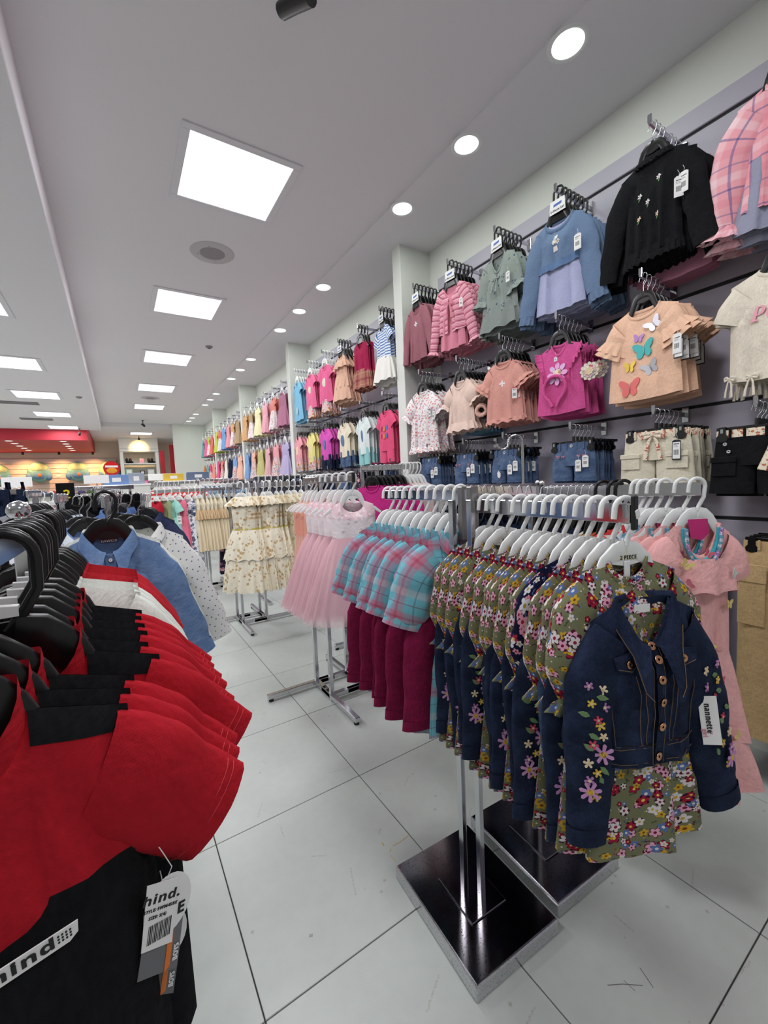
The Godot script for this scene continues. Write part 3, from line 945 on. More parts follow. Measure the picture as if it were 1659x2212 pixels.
# ---------------------------------------------------------------- hangers: origin where the hook rests on the rail
func mk_hanger(kind: String, w := 0.15, drop := 0.145) -> Node3D:
	var n := Node3D.new()
	n.name = {"white": "white_hanger", "blackloop": "black_hanger", "black": "wire_hook_hanger", "clip": "clip_hanger"}[kind]
	n.set_meta("drop", drop if kind != "clip" else 0.095)
	var g := Geo.new()
	var dark := kind != "white"
	var m: Material = M.bplast if dark else M.wplast
	if kind == "white" or kind == "blackloop":
		var q := [V(-0.026, -0.03)]
		q += arc(V(0, -0.012), 0.024, 170, 0, 9)
		q += [V(0.02, -0.045), V(0.006, -0.07), V(0, -0.085)]
		if kind == "blackloop":
			q = [V(-0.028, -0.045)]
			q += arc(V(0, -0.014), 0.027, 175, 0, 9)
			q += [V(0.026, -0.045), V(0.012, -0.07), V(0, -0.085)]
		g.tube(q, 0.0052, 0.0042, 8, Vector3.BACK, true, 0.6)
	else:
		var q := [V(-0.02, -0.028)]
		q += arc(V(0, -0.012), 0.016, 190, 0, 9)
		q += [V(0.012, -0.035), V(0.0, -0.052), V(0, -0.085)]
		g.tube(q, 0.0017, 0.0017, 7)
	obj("hook", g, m if kind in ["white", "blackloop"] else M.chrome, n)
	g = Geo.new()
	if kind == "clip":
		g.box(V(0, -0.09, 0), V(w * 2.0, 0.014, 0.008), Basis(), 0.003)
		g.tube([V(0, -0.06), V(0, -0.09)], 0.009, 0.005, 8)
		obj("bar", g, m, n)
		for sd in [-1.0, 1.0]:
			g = Geo.new()
			g.slab(PackedVector2Array([V2(-0.011, 0), V2(0.011, 0), V2(0.012, -0.03), V2(0.02, -0.04), V2(0.017, -0.055), V2(0, -0.06), V2(-0.017, -0.055), V2(-0.02, -0.04), V2(-0.012, -0.03)]), 0.01, Transform3D(Basis(), V(sd * (w - 0.025), -0.082, 0.012)))
			var cl := obj("clip", g, m, n)
			g = Geo.new()
			g.box(V(sd * (w - 0.025), -0.098, 0.018), V(0.009, 0.016, 0.003))
			obj("clip_spring", g, M.chrome, cl)
		return n
	var wide := 0.015 if kind == "blackloop" else 0.011
	for sd in [-1.0, 1.0]:
		var key := [V2(0.004, -0.084), V2(0.022, -0.088), V2(0.036, -0.1), V2(0.047, lerpf(-0.1, -drop, 0.6)), V2(0.06, -drop - 0.016), V2(w * 0.7, -drop - 0.034), V2(w * 0.9, -drop - 0.058)]
		var a := []
		var ra := []
		for i in key.size():
			a.append(V(sd * key[i].x, key[i].y - 0.006, 0.0))
			ra.append([1.5, 1.5, 1.35, 1.2, 1.0, 0.8, 0.55][i] * wide)
		g.tube(a, ra, [0.005, 0.005, 0.005, 0.0045, 0.0032, 0.0026, 0.0022], 8, Vector3.BACK, true, 0.5)
	if kind == "blackloop": g.slab(PackedVector2Array([V2(-0.012, -0.075), V2(0.012, -0.075), V2(0.034, -0.095), V2(0.055, -drop - 0.01), V2(-0.055, -drop - 0.01), V2(-0.034, -0.095)]), 0.006)
	else: g.slab(PackedVector2Array([V2(-0.014, -0.075), V2(0.014, -0.075), V2(0.036, -0.088), V2(0.044, -0.118), V2(0.0, -0.126), V2(-0.044, -0.118), V2(-0.036, -0.088)]), 0.006)
	obj("shoulders", g, m, n)
	return n
func add_lower_hanger(n: Node3D, y: float) -> void:
	var g := Geo.new()
	g.box(V(0, (y - 0.115) * 0.5 - 0.002, 0.005), V(0.013, -y - 0.11, 0.005), Basis(), 0.0015)
	g.slab(PackedVector2Array([V2(-0.03, y + 0.012), V2(0.03, y + 0.012), V2(0.04, y - 0.006), V2(0.034, y - 0.034), V2(-0.034, y - 0.034), V2(-0.04, y - 0.006)]), 0.006, Transform3D(Basis(), V(0, 0, 0.005)))
	for sd in [-1.0, 1.0]: g.tube([V(sd * 0.03, y - 0.012, 0.005), V(sd * 0.06, y - 0.032, 0.006), V(sd * 0.1, y - 0.05, 0.006)], [0.014, 0.012, 0.009], 0.0045, 8, Vector3.BACK, true, 0.5)
	obj("lower_hanger", g, M.wplast, n)
	g = Geo.new()
	g.slab(PackedVector2Array([V2(-0.038, -0.113), V2(0.038, -0.113), V2(0.034, -0.09), V2(-0.034, -0.09)]), 0.001, Transform3D(Basis(), V(0, 0, 0.0038)))
	var c := obj("size_card", g, M.cardcream, n)
	lettering(c, "2 PIECE", 0.011, M.ink, Transform3D(Basis(), V(0.004, -0.108, 0.0046)))
func add_card(n: Node3D, txt := "2-Piece Set") -> void:
	var g := Geo.new()
	g.slab(PackedVector2Array([V2(-0.045, -0.12), V2(0.045, -0.12), V2(0.04, -0.055), V2(-0.04, -0.055)]), 0.001, Transform3D(Basis(), V(0, 0, 0.014)))
	var c := obj("set_card", g, M.card, n)
	lettering(c, txt, 0.015, M.ink, Transform3D(Basis(), V(0, -0.105, 0.0148)))
	g = Geo.new()
	g.slab(PackedVector2Array([V2(-0.022, -0.086), V2(0.022, -0.084), V2(0.024, -0.072), V2(-0.02, -0.074)]), 0.0008, Transform3D(Basis(), V(0, 0, 0.0148)))
	obj("card_print", g, M.inkblue, c)

# ---------------------------------------------------------------- helpers that hang things up
func arm(y: float, z: float, x0: float, desc: String) -> void:
	var n := base("display_arm", V(2.345, y - 0.012, z), 0.0, "chrome wall arm carrying " + desc, "rail", "chrome display arms on the clothing wall")
	var g := Geo.new()
	g.box(V((x0 - 2.345) / 2, 0, 0), V(2.345 - x0, 0.022, 0.012), Basis(), 0.002)
	obj("rod", g, M.chrome, n)
	g = Geo.new()
	g.box(V(x0 - 2.345 + 0.004, 0.014, 0), V(0.009, 0.032, 0.016), Basis(), 0.002)
	obj("end_stop", g, M.chrome, n)
	g = Geo.new()
	g.box(V(-0.005, 0, 0), V(0.012, 0.07, 0.03), Basis(), 0.002)
	obj("bracket", g, M.chrome, n)
func wall_stack(fr: Node3D, h: Node3D, y: float, z: float, cnt: int, desc: String, called: String, cat: String, drop := 0.155, bk: Node3D = null, hcard: Node3D = null, dx := 0.036, x0 := 2.035, sc := 1.0) -> void:
	arm(y, z, x0 - 0.02, desc)
	for i in cnt:
		var x := x0 + 0.012 + i * dx
		var yw := -PI / 2 + rg.randf_range(-0.1, 0.1)
		var zz := z + (rg.randf_range(-0.014, 0.014) if i > 0 else 0.0)
		drop = h.get_meta("drop")
		var hl := "hanger on the wall arm carrying " + desc
		put(hcard if hcard and i == 0 else h, h.name, V(x, y, z), yw, ("carded " if hcard and i == 0 else "") + hl, "hanger", "hangers carrying " + desc)
		var p := fr if i == 0 or bk == null else bk
		put(p, called, V(x, y - drop, zz), yw, (desc + ", foremost on its wall arm") if i == 0 else (desc + " behind the foremost one"), cat, "row of " + desc, V(sc * (1.0 if i == 0 else rg.randf_range(0.97, 1.03)), sc * (1.0 if i == 0 else rg.randf_range(0.98, 1.06)), (0.8 if i == 0 else rg.randf_range(0.4, 0.7)) * sc), 0.0 if i == 0 else rg.randf_range(-0.04, 0.04))
	fr.free()
	if bk: bk.free()
func row(p: Node3D, h: Node3D, called: String, pts: Array, yaws: Array, drop: float, l0: String, l1: String, cat: String, grp: String, hl: String, off := Vector3.ZERO, zs := 0.5, keep := false) -> void:
	for i in pts.size():
		var yw: float = yaws[mini(i, yaws.size() - 1)]
		if h: drop = h.get_meta("drop")
		if h: put(h, h.name, pts[i], yw, hl, "hanger", "hangers for " + grp)
		put(p, called, pts[i] + V(0, -drop, 0) + Basis(Vector3.UP, yw) * off, yw, l0 if i == 0 else l1, cat, grp, V(1, 1, 1.0 if i == 0 else zs))
	if not keep: p.free()
func along(a: Vector3, b: Vector3, k: int, jit := 0.15) -> Array:
	var q := []
	for i in k:
		var t := (float(i) + (rg.randf_range(-jit, jit) if i > 0 and i < k - 1 else 0.0)) / maxi(1, k - 1)
		q.append(a.lerp(b, t))
	return q
func yaws(deg: float, k: int, j := 5.0) -> Array:
	var q := []
	for i in k: q.append(deg_to_rad(deg + (rg.randf_range(-j, j) if i > 0 else 0.0)))
	return q
func rail(n: Node3D, a: Vector3, b: Vector3, h := 0.038, w := 0.012, called := "rail", m: Material = null) -> void:
	var g := Geo.new()
	g.bar(a - V(0, h / 2, 0), b - V(0, h / 2, 0), w, h, 0.002)
	obj(called, g, m if m else M.chrome, n)
# a stand of four posts on a pinwheel foot, with arms
func pinwheel(at: Vector3, label: String, top: float, arms: Array) -> Node3D:
	var n := base("clothes_rack", at, 0.0, label, "rack", "chrome stands with pinwheel feet")
	var q := 0.11
	for c in [[-q, -q], [-q, q], [q, -q], [q, q]]:
		var g := Geo.new()
		g.box(V(c[0], top / 2, c[1]), V(0.024, top, 0.024), Basis(), 0.002)
		obj("post", g, M.chrome, n)
	for k in 4:
		var bs := Basis(Vector3.UP, k * PI / 2)
		var g := Geo.new()
		g.box(bs * V(-q - 0.1, 0.03, -q), V(0.44 if k % 2 == 0 else 0.03, 0.028, 0.03 if k % 2 == 0 else 0.44), Basis(), 0.003)
		var ft := obj("foot", g, M.worn, n)
		g = Geo.new()
		g.lathe([V2(0, 0), V2(0.014, 0), V2(0.014, 0.017), V2(0, 0.017)], 10, bs * V(-q - 0.3, 0, -q))
		obj("glide", g, M.bmatte, ft)
		g = Geo.new()
		g.bar(bs * V(-q, 0.03, -q), bs * V(-q, 0.03, q), 0.03, 0.028, 0.002)
		obj("base_bar", g, M.worn, n)
		g = Geo.new()
		g.bar(bs * V(-q, top - 0.02, -q), bs * V(-q, top - 0.02, q), 0.02, 0.03, 0.002)
		obj("top_bar", g, M.chrome, n)
	for a: Array in arms: rail(n, a[0] - at, a[1] - at)
	return n

# ---------------------------------------------------------------- the scene
func _ready() -> void:
	var cam := Camera3D.new()
	cam.name = "camera"
	cam.position = V(0, 1.3, 0)
	cam.rotation = V(deg_to_rad(-4.4217), deg_to_rad(-32.606), deg_to_rad(-2.5637))
	cam.fov = 102.18
	cam.near = 0.02
	cam.far = 60
	add_child(cam)
	cam.current = true
	var we := WorldEnvironment.new()
	we.name = "world_environment"
	var env := Environment.new()
	env.background_mode = Environment.BG_COLOR
	env.background_color = Color(0, 0, 0)
	env.tonemap_mode = Environment.TONE_MAPPER_LINEAR
	env.tonemap_exposure = 1.0
	env.sdfgi_enabled = true
	env.ssao_enabled = true
	env.ssil_enabled = true
	we.environment = env
	add_child(we)
	make_materials()
	lights()
	room()
	var t0 := Time.get_ticks_msec()
	clothing_wall()
	front_stand()
	left_stand()
	aisle_stands()
	far_end()
	print("built in ", Time.get_ticks_msec() - t0)

const PANEL_E := 1.8
const SPOT_E := 0.2
func panel_light(x: float, y: float, z: float, label: String, w := 0.57) -> void:
	var n := base("ceiling_panel_light", V(x, y, z), 0.0, label, "light", "square ceiling panel lights")
	var g := Geo.new()
	for k in 4:
		var bs := Basis(Vector3.UP, k * PI / 2)
		g.box(bs * V(0, -0.004, w / 2 + 0.022), V(w + 0.088, 0.01, 0.044) if k % 2 == 0 else V(0.044, 0.01, w), Basis(), 0.002)
	obj("frame", g, M.ceilframe, n)
	g = Geo.new()
	g.box(V(0, -0.001, 0), V(w, 0.006, w))
	obj("diffuser", g, M.glow, n)
	var l := AreaLight3D.new()
	l.name = "panel_lamp"
	l.area_size = V2(w - 0.02, w - 0.02)
	l.light_color = K(252, 250, 255)
	l.light_energy = PANEL_E
	l.shadow_enabled = true
	l.set("area_range", 30.0)
	n.add_child(l)
	l.position = V(0, -0.012, 0)
	l.rotation.x = -PI / 2
func downlight(x: float, y: float, z: float, label: String, grp: String, warm := false) -> void:
	var n := base("recessed_downlight", V(x, y, z), 0.0, label, "light", grp)
	var g := Geo.new()
	g.lathe([V2(0.066, 0.0), V2(0.074, -0.004), V2(0.082, -0.004), V2(0.088, 0.0)], 28)
	obj("trim_ring", g, M.wplast, n)
	g = Geo.new()
	g.lathe([V2(0.0, -0.0035), V2(0.06, -0.0035), V2(0.068, -0.001)], 28)
	obj("lens", g, M.glow2, n)
	var l := AreaLight3D.new()
	l.name = "downlight_lamp"
	l.area_size = V2(0.1, 0.1)
	l.light_color = K(244, 255, 244)
	l.light_energy = SPOT_E
	l.shadow_enabled = true
	n.add_child(l)
	l.position = V(0, -0.014, 0)
	l.rotation.x = -PI / 2
func lights() -> void:
	M.ceilframe = mat(K(226, 224, 228), 0.8)
	for k in range(1, 9):
		var z := 3.36 - 2.04 * k
		if k < 8: panel_light(0.76, 3.2, z, "square white panel light in the main ceiling, one of a row")
		else: panel_light(0.76, 3.08, -15.0, "square white panel light in the dropped ceiling before the shelf unit")
		if k > 1:
			for x in [-1.0, -3.2]:
				if z > -13.3: panel_light(x, 2.96, z - 0.05, "square white panel light in the lower ceiling beyond the ceiling step")
	for b in range(0, 5):
		for k in 3:
			var z := -1.18 - 2.59 * b - 0.634 * k + 0.0
			if z > -13.2: downlight(1.83, 3.185, z, "round downlight in the ceiling strip along the clothing wall", "round downlights along the clothing wall")
	for k in 5:
		for x in [-1.1, -2.18, -3.3]: downlight(x, 2.69, -13.8 - 0.68 * k, "round downlight under the red soffit at the back", "round downlights under the red soffit")

func room() -> void:
	# floor: tiles laid on a dark bed
	var g := Geo.new()
	g.box(V(-2.3, -0.055, -6.8), V(10.0, 0.1, 22.4))
	var fl := struct("floor", g, M.joint)
	g = Geo.new()
	g.box(Vector3.ZERO, V(0.5965, 0.01, 0.5965), Basis(), 0.0012)
	var tile := g.mesh(M.tile)
	var rest := Geo.new()
	for i in range(-13, 4):
		for j in range(-6, 30):
			var c := V(0.2 + 0.6 * i + 0.3, -0.005, -0.351 - 0.6 * j + 0.3)
			if c.x > 2.7 or c.z < -17.6: continue
			if i >= -5 and j <= 16 and j >= -1: share("tile", tile, fl, Transform3D(Basis(), c))
			else: rest.box(c, V(0.596, 0.01, 0.596))
	tag(obj("far_tile", rest, M.tile, fl), "", "", "", "stuff")
	# a dried yellow spill and a few scuffs on the tiles
	for q in [[[V(0.799, 0, -1.175), V(0.757, 0, -1.169), V(0.722, 0, -1.171)], 0.0022, K(196, 184, 134)], [[V(0.712, 0, -1.166), V(0.702, 0, -1.158)], 0.002, K(196, 184, 134)], [[V(0.697, 0, -1.146), V(0.696, 0, -1.13), V(0.699, 0, -1.114)], 0.002, K(200, 190, 146)], [[V(0.727, 0, -1.259), V(0.708, 0, -1.242)], 0.0016, K(172, 172, 160)], [[V(0.7, 0, -1.205), V(0.697, 0, -1.19)], 0.0026, K(190, 176, 120)], [[V(0.943, 0, -0.524), V(0.976, 0, -0.504), V(1.014, 0, -0.474)], 0.0011, K(120, 118, 114)], [[V(0.987, 0, -0.506), V(0.987, 0, -0.479)], 0.0009, K(128, 126, 122)], [[V(1.048, 0, -0.497), V(1.031, 0, -0.457)], 0.001, K(104, 102, 98)], [[V(0.362, 0, -1.068), V(0.372, 0, -1.064)], 0.004, K(168, 168, 162)]]:
		g = Geo.new()
		g.tube(q[0], q[1], 0.0004, 8, Vector3.UP)
		obj("scuff_mark", g, mat(q[2], 0.6), fl)
	# ceilings
	g = Geo.new()
	g.box(V(0.76, 3.3, -4.8), V(1.98, 0.2, 17.6))
	struct("ceiling", g, M.ceil)
	g = Geo.new()
	g.box(V(2.15, 3.285, -4.8), V(0.8, 0.2, 17.6))
	struct("trim_1", g, M.ceil)
	g = Geo.new()
	g.box(V(-3.765, 3.18, -4.75), V(7.07, 0.44, 17.5), Basis(), 0.004)
	struct("trim_2", g, M.ceil)
	g = Geo.new()
	g.box(V(1.0, 3.3, -15.7), V(3.4, 0.44, 4.2))
	struct("trim_3", g, M.ceil)
	# walls
	g = Geo.new()
	g.box(V(2.44, 1.6, -4.7), V(0.15, 3.4, 17.6))
	var wr := struct("wall_right", g, M.paint)
	for b in [[2.926, 2.832, 0.02], [2.815, 2.118, 0.02], [2.1, 1.59, 0.02], [1.575, 1.063, 0.02], [1.047, 0.1, 0.02]]:
		for k in range(-1, 4):
			g = Geo.new()
			g.box(V(2.357, (b[0] + b[1]) / 2, -1.45 - 2.6 * k + 0.0), V(b[2], b[0] - b[1], 2.49), Basis(), 0.003)
			obj("slat_board", g, M.slat, wr)
	for k in 5:
		for b in [2.8235, 2.109, 1.5825, 1.055]:
			g = Geo.new()
			g.box(V(2.3625, b, -1.45 - 2.6 * (k - 1)), V(0.008, 0.016, 2.49))
			obj("slat_groove", g, M.groove, wr)
	for k in range(-1, 4):
		g = Geo.new()
		g.box(V(2.213, 1.6, -2.866 - 2.6 * k), V(0.31, 3.2, 0.11), Basis(), 0.003)
		struct("trim_%d" % (k + 5), g, M.paint)
	g = Geo.new()
	g.box(V(1.95, 1.6, -13.55), V(0.94, 3.4, 0.15))
	struct("wall_end", g, M.paint)
	g = Geo.new()
	g.box(V(-2.3, 1.7, -17.75), V(10.0, 3.8, 0.15))
	struct("wall_back", g, M.backpaint)
	g = Geo.new()
	g.box(V(-7.2, 1.7, -6.8), V(0.15, 3.8, 22.0))
	struct("wall_left", g, M.paint)
	g = Geo.new()
	g.box(V(-2.3, 1.7, 4.05), V(10.0, 3.8, 0.15))
	struct("wall_front", g, M.paint)
	g = Geo.new()
	g.box(V(2.75, 1.7, -15.6), V(0.15, 3.8, 4.3))
	struct("wall_side", g, M.paint)
	# red soffit
	g = Geo.new()
	g.box(V(-3.9, 2.95, -15.55), V(6.7, 0.52, 4.1), Basis(), 0.004)
	var so := struct("trim_10", g, M.redwall)
	tag(so, "red dropped soffit with round downlights before the back wall", "soffit")
	# fittings on the ceiling
	for q in [[0.8, 3.2, -3.66, 0.17, "large"], [0.72, 3.2, -9.85, 0.17, "distant"]]:
		var n := base("ceiling_speaker", V(q[0], q[1], q[2]), 0.0, q[4] + " round ceiling speaker with grey grille between panel lights", "speaker")
		g = Geo.new()
		g.lathe([V2(q[3] * 0.56, -0.006), V2(q[3] * 0.58, -0.009), V2(q[3] * 0.95, -0.007), V2(q[3], 0.0)], 36)
		obj("rim", g, mat(K(196, 192, 194), 0.7), n)
		g = Geo.new()
		g.lathe([V2(0, -0.008), V2(q[3] * 0.1, -0.008), V2(q[3] * 0.12, -0.006), V2(q[3] * 0.57, -0.006)], 36)
		obj("grille", g, M.grille, n)
		for k in 4:
			g = Geo.new()
			g.lathe([V2(0, -0.011), V2(0.004, -0.011), V2(0.004, -0.006)], 8, V(cos(k * PI / 2 + 0.4), 0, sin(k * PI / 2 + 0.4)) * q[3] * 0.66)
			obj("screw", g, M.grille, n)
	for q in [[1.19, 3.2, -6.05, "smoke detector disc on the main ceiling by the downlights"], [-0.43, 2.96, -8.9, "smoke detector disc on the lower ceiling by the step"]]:
		g = Geo.new()
		g.lathe([V2(0.045, 0), V2(0.045, -0.012), V2(0.03, -0.024), V2(0, -0.024)], 18, V(q[0], q[1], q[2]))
		tag(obj("smoke_detector", g, M.grille), q[3], "detector")
	for q in [[-1.35, 2.96, -9.75], [-1.35, 2.96, -11.7]]:
		var n := base("air_vent", V(q[0], q[1], q[2]), 0.0, "slotted grey air vent in the lower ceiling between panel lights", "vent", "ceiling air vents")
		for k in 5:
			g = Geo.new()
			g.box(V(0, -0.008, -0.1 + 0.05 * k), V(0.55, 0.012, 0.018), Basis(Vector3.RIGHT, 0.4))
			obj("slat", g, M.grille, n)
	for q in [[0.69, 3.2, -1.53, 0.3, 0.85, "black bullet security camera over the aisle near the large panel light"], [-0.7, 2.96, -13.2, 0.0, 0.8, "small black security camera before the red soffit"], [0.72, 3.2, -13.0, 0.3, 0.8, "small black security camera at the far ceiling edge"]]:
		var n := base("security_camera", V(q[0], q[1], q[2]), q[3], q[5], "camera")
		g = Geo.new()
		g.lathe([V2(0.03, 0), V2(0.03, -0.012), V2(0.01, -0.02), V2(0.01, -0.15 * q[4])], 14)
		obj("mount", g, M.bmatte, n)
		g = Geo.new()
		g.tube([V(0, -0.13, -0.09) * q[4], V(0, -0.165, 0.0) * q[4], V(0, -0.21, 0.1) * q[4]], 0.033 * q[4], 0.03 * q[4], 14, Vector3.UP)
		obj("housing", g, M.bplast, n)
		g = Geo.new()
		g.box(V(0, -0.14, 0.02) * q[4], V(0.06, 0.006, 0.2) * q[4], Basis(Vector3.RIGHT, 0.25), 0.002)
		obj("sun_shield", g, M.bmatte, n)

# ---------------------------------------------------------------- the clothing wall
func clothing_wall() -> void:
	var hb := mk_hanger("black", 0.14)
	var hl := mk_hanger("blackloop", 0.14)
	var hlc := mk_hanger("blackloop", 0.14)
	add_card(hlc)
	var hbc := mk_hanger("black", 0.14)
	var hw := mk_hanger("white", 0.12)
	var hc := mk_hanger("clip", 0.13)
	var LS := {"len": 0.36, "a0": 52.0, "a1": 78.0, "r0": 0.05, "r1": 0.036, "flat": 0.6, "nl": 13, "ns": 14, "wr": 0.1}
	var SS := {"len": 0.11, "a0": 36.0, "a1": 50.0, "r0": 0.062, "r1": 0.055, "flat": 0.45, "nl": 7, "ns": 14, "wr": 0.08}
	var s: Dictionary
	var n: Node3D
	var g: Geo
	# --- top row, near bay
	s = spec({"sw": 0.125, "cw": 0.098, "hw": 0.112, "L": 0.42, "nf": 0.055, "nu": 18, "ph": 1.0, "fa": 0.012})
	n = new_top(s, solid(158, 104, 114), LS)
	flower(n, surf(s, 0.1, 0.3, 0.002), 0.02, M.card, M.silver, 4, "butterfly_print")
	wall_stack(n, hl, 2.77, -2.60, 6, "mauve long-sleeved ribbed top with small silver motif", "long_sleeved_shirt", "top", 0.15, null, hlc)
	s = spec({"sw": 0.13, "cw": 0.11, "hw": 0.125, "L": 0.33, "nf": 0.09, "nw": 0.065, "ph": 2.0, "nu": 18})
	n = Node3D.new()
	g = Geo.new()
	var s2 := spec({"sw": 0.115, "cw": 0.1, "hw": 0.115, "L": 0.44, "nf": 0.07, "nw": 0.06, "d": 0.024, "fa": 0.012})
	sheet(g, s2)
	obj("inner_top", g, solid(222, 142, 160), n)
	for rng: Array in [[-1.0, -0.12], [0.12, 1.0]]:
		g = Geo.new()
		var us := PackedFloat32Array()
		for i in 9: us.append(lerpf(rng[0], rng[1], i / 8.0))
		sheet(g, s, 0.0, 1.0, us, [1.0], 0.004)
		obj("cardigan_front", g, M.pstr, n)
	g = Geo.new()
	sheet(g, s, 0.0, 1.0, PackedFloat32Array(), [-1.0])
	obj("cardigan_back", g, M.pstr, n)
	LS.ruffle = 0.03
	LS.flare = 1.5
	sleeves(n, s, M.pstr, LS)
	bow(n, surf(s, 0.0, 0.35, 0.02), 0.035, solid(222, 142, 160), 2.0, "tie")
	price_tag(n, Transform3D(Basis(), V(0.12, -0.14, 0.055)))
	wall_stack(n, hl, 2.77, -2.21, 6, "pink striped cardigan set with ruffled cuffs", "cardigan_set", "cardigan", 0.16, null, hlc)
	s = spec({"sw": 0.13, "cw": 0.13, "hw": 0.15, "L": 0.36, "nf": 0.1, "nw": 0.06, "sharp": 1.0, "ph": 4.0, "fa": 0.01})
	n = new_top(s, M.sprig, {"len": 0.16, "a0": 44.0, "a1": 75.0, "r0": 0.062, "r1": 0.055, "flat": 0.5, "ruffle": 0.04})
	g = Geo.new()
	skirt(g, -0.3, 0.13, 0.03, -0.44, 0.165, 0.06, 8.0, 0.12, 0.6)
	obj("skirt", g, solid(134, 142, 138), n)
	bow(n, surf(s, 0.0, 0.3, 0.006), 0.03, M.sprig, 2.2, "tie")
	price_tag(n, Transform3D(Basis(), V(0.11, -0.15, 0.05)))
	wall_stack(n, hl, 2.77, -1.79, 6, "grey-green sprigged blouse set with tie front", "blouse_set", "blouse", 0.165, null, hlc)
	# blue sweatshirt over lavender tee
	s = spec({"sw": 0.138, "cw": 0.122, "hw": 0.125, "L": 0.26, "nf": 0.055, "nw": 0.075, "ph": 5.0, "nu": 20, "d": 0.04})
	n = Node3D.new()
	s2 = spec({"sw": 0.12, "cw": 0.12, "hw": 0.14, "L": 0.47, "nf": 0.04, "nw": 0.06, "d": 0.026, "fa": 0.01})
	g = Geo.new()
	sheet(g, s2)
	obj("inner_tee", g, solid(176, 180, 212), n)
	g = Geo.new()
	sheet(g, s, 0.0, 0.86)
	obj("sweatshirt_body", g, solid(108, 130, 160), n)
	g = Geo.new()
	sheet(g, s, 0.86, 1.0, PackedFloat32Array(), [1.0, -1.0], 0.004)
	obj("hem_band", g, solid(100, 126, 164), n)
	neckrib(n, s, solid(108, 130, 160), 0.009)
	sleeves(n, s, solid(108, 130, 160), {"len": 0.39, "a0": 50.0, "a1": 79.0, "r0": 0.06, "r1": 0.05, "flat": 0.6, "nl": 15, "ns": 16, "wr": 0.12, "ruffle": 0.045, "flare": 0.85})
	for k in 3: flower(n, surf(s, [-0.08, 0.08, 0.0][k], [0.44, 0.46, 0.34][k], 0.003), 0.014, M.card, M.gold, 8, "embroidered_daisy")
	g = Geo.new()
	g.slab(PackedVector2Array([V2(-0.014, -0.014), V2(0.014, -0.014), V2(0.012, 0.012), V2(-0.012, 0.012)]), 0.002, surf(s, 0.0, 0.6, 0.003))
	obj("embroidered_pot", g, M.steel, n)
	price_tag(n, Transform3D(Basis(), V(0.125, -0.15, 0.06)), 0.036, 0.075)
	wall_stack(n, hl, 2.765, -1.38, 7, "blue cropped sweatshirt over lavender tee", "sweatshirt_set", "sweatshirt", 0.15, null, hlc)
	# black ruffled top
	s = spec({"sw": 0.135, "cw": 0.11, "hw": 0.12, "L": 0.4, "nf": 0.02, "nw": 0.062, "fa": 0.012, "fn": 5.0, "nu": 20, "ph": 0.4})
	n = new_top(s, M.black, {"len": 0.4, "a0": 48.0, "a1": 79.0, "r0": 0.056, "r1": 0.046, "flat": 0.55, "nl": 14, "ns": 16, "wr": 0.1}, false)
	g = Geo.new()
	skirt(g, 0.004, 0.07, 0.022, -0.022, 0.078, 0.034, 20.0, 0.08, 0.0, 80, 2, 0.004)
	obj("neck_frill", g, M.black, n)
	g = Geo.new()
	skirt(g, -0.37, 0.119, 0.035, -0.43, 0.125, 0.045, 24.0, 0.07, 0.0, 90, 3, 0.006)
	obj("hem_frill", g, M.black, n)
	for q in [[-0.35, 0.36], [-0.05, 0.45], [-0.36, 0.6], [0.28, 0.62], [0.3, 0.24]]:
		var x := surf(s, q[0], q[1], 0.003)
		flower(n, x, 0.011, M.card if q[1] < 0.5 else M.embroid[4], M.rosepink, 5)
		g = Geo.new()
		g.slab(leafshape(0.018, 0.006), 0.0016, x * Transform3D(Basis(Vector3.BACK, -1.9), V(0.003, -0.006, 0)))
		obj("embroidered_leaf", g, M.embroid[3], n)
	price_tag(n, Transform3D(Basis(Vector3.UP, 0.6), V(0.12, -0.16, 0.05)), 0.034, 0.08)
	price_tag(n, Transform3D(Basis(), V(0.135, -0.15, 0.045)), 0.034, 0.08)
	wall_stack(n, hb, 2.775, -0.93, 3, "black frilled long-sleeved blouse with embroidered tulips", "long_sleeved_blouse", "blouse", 0.15)
	s = spec({"sw": 0.14, "cw": 0.14, "hw": 0.15, "L": 0.44, "ph": 2.4})
	for k in 3:
		n = new_top(s, solid(206, 140, 164), {"len": 0.34, "a0": 50.0, "a1": 86.0, "r0": 0.055, "r1": 0.04, "flat": 0.4})
		put(n, "long_sleeved_shirt", V(2.19 + 0.04 * k, 2.63, -0.91), -PI / 2, "dusty pink top hanging behind the black frilled blouse", "top", "dusty pink tops behind the black blouse", V(1, 1.1, 0.35))
		n.free()
		put(hb, hb.name, V(2.19 + 0.04 * k, 2.775, -0.93), -PI / 2, "hanger of a dusty pink top behind the black blouse", "hanger", "hangers of the dusty pink tops")
	# pink plaid
	s = spec({"sw": 0.14, "cw": 0.105, "hw": 0.135, "L": 0.42, "nf": 0.03, "nw": 0.06, "fa": 0.01, "fn": 6.0, "ph": 3.0, "nu": 18})
	n = new_top(s, M.pinkp, {"len": 0.36, "a0": 44.0, "a1": 82.0, "r0": 0.07, "r1": 0.04, "flat": 0.5, "nl": 14, "ns": 16, "wr": 0.1, "puff": 0.012, "ruffle": 0.045, "flare": 1.7})
	g = Geo.new()
	s2 = spec({"sw": 0.12, "cw": 0.12, "hw": 0.15, "L": 0.49, "d": 0.026, "fa": 0.012})
	sheet(g, s2, 0.5, 1.0)
	obj("inner_tee", g, solid(150, 152, 172), n)
	wall_stack(n, hl, 2.78, -0.50, 5, "pink and navy plaid blouse with gathered cuffs", "plaid_blouse", "blouse", 0.17)
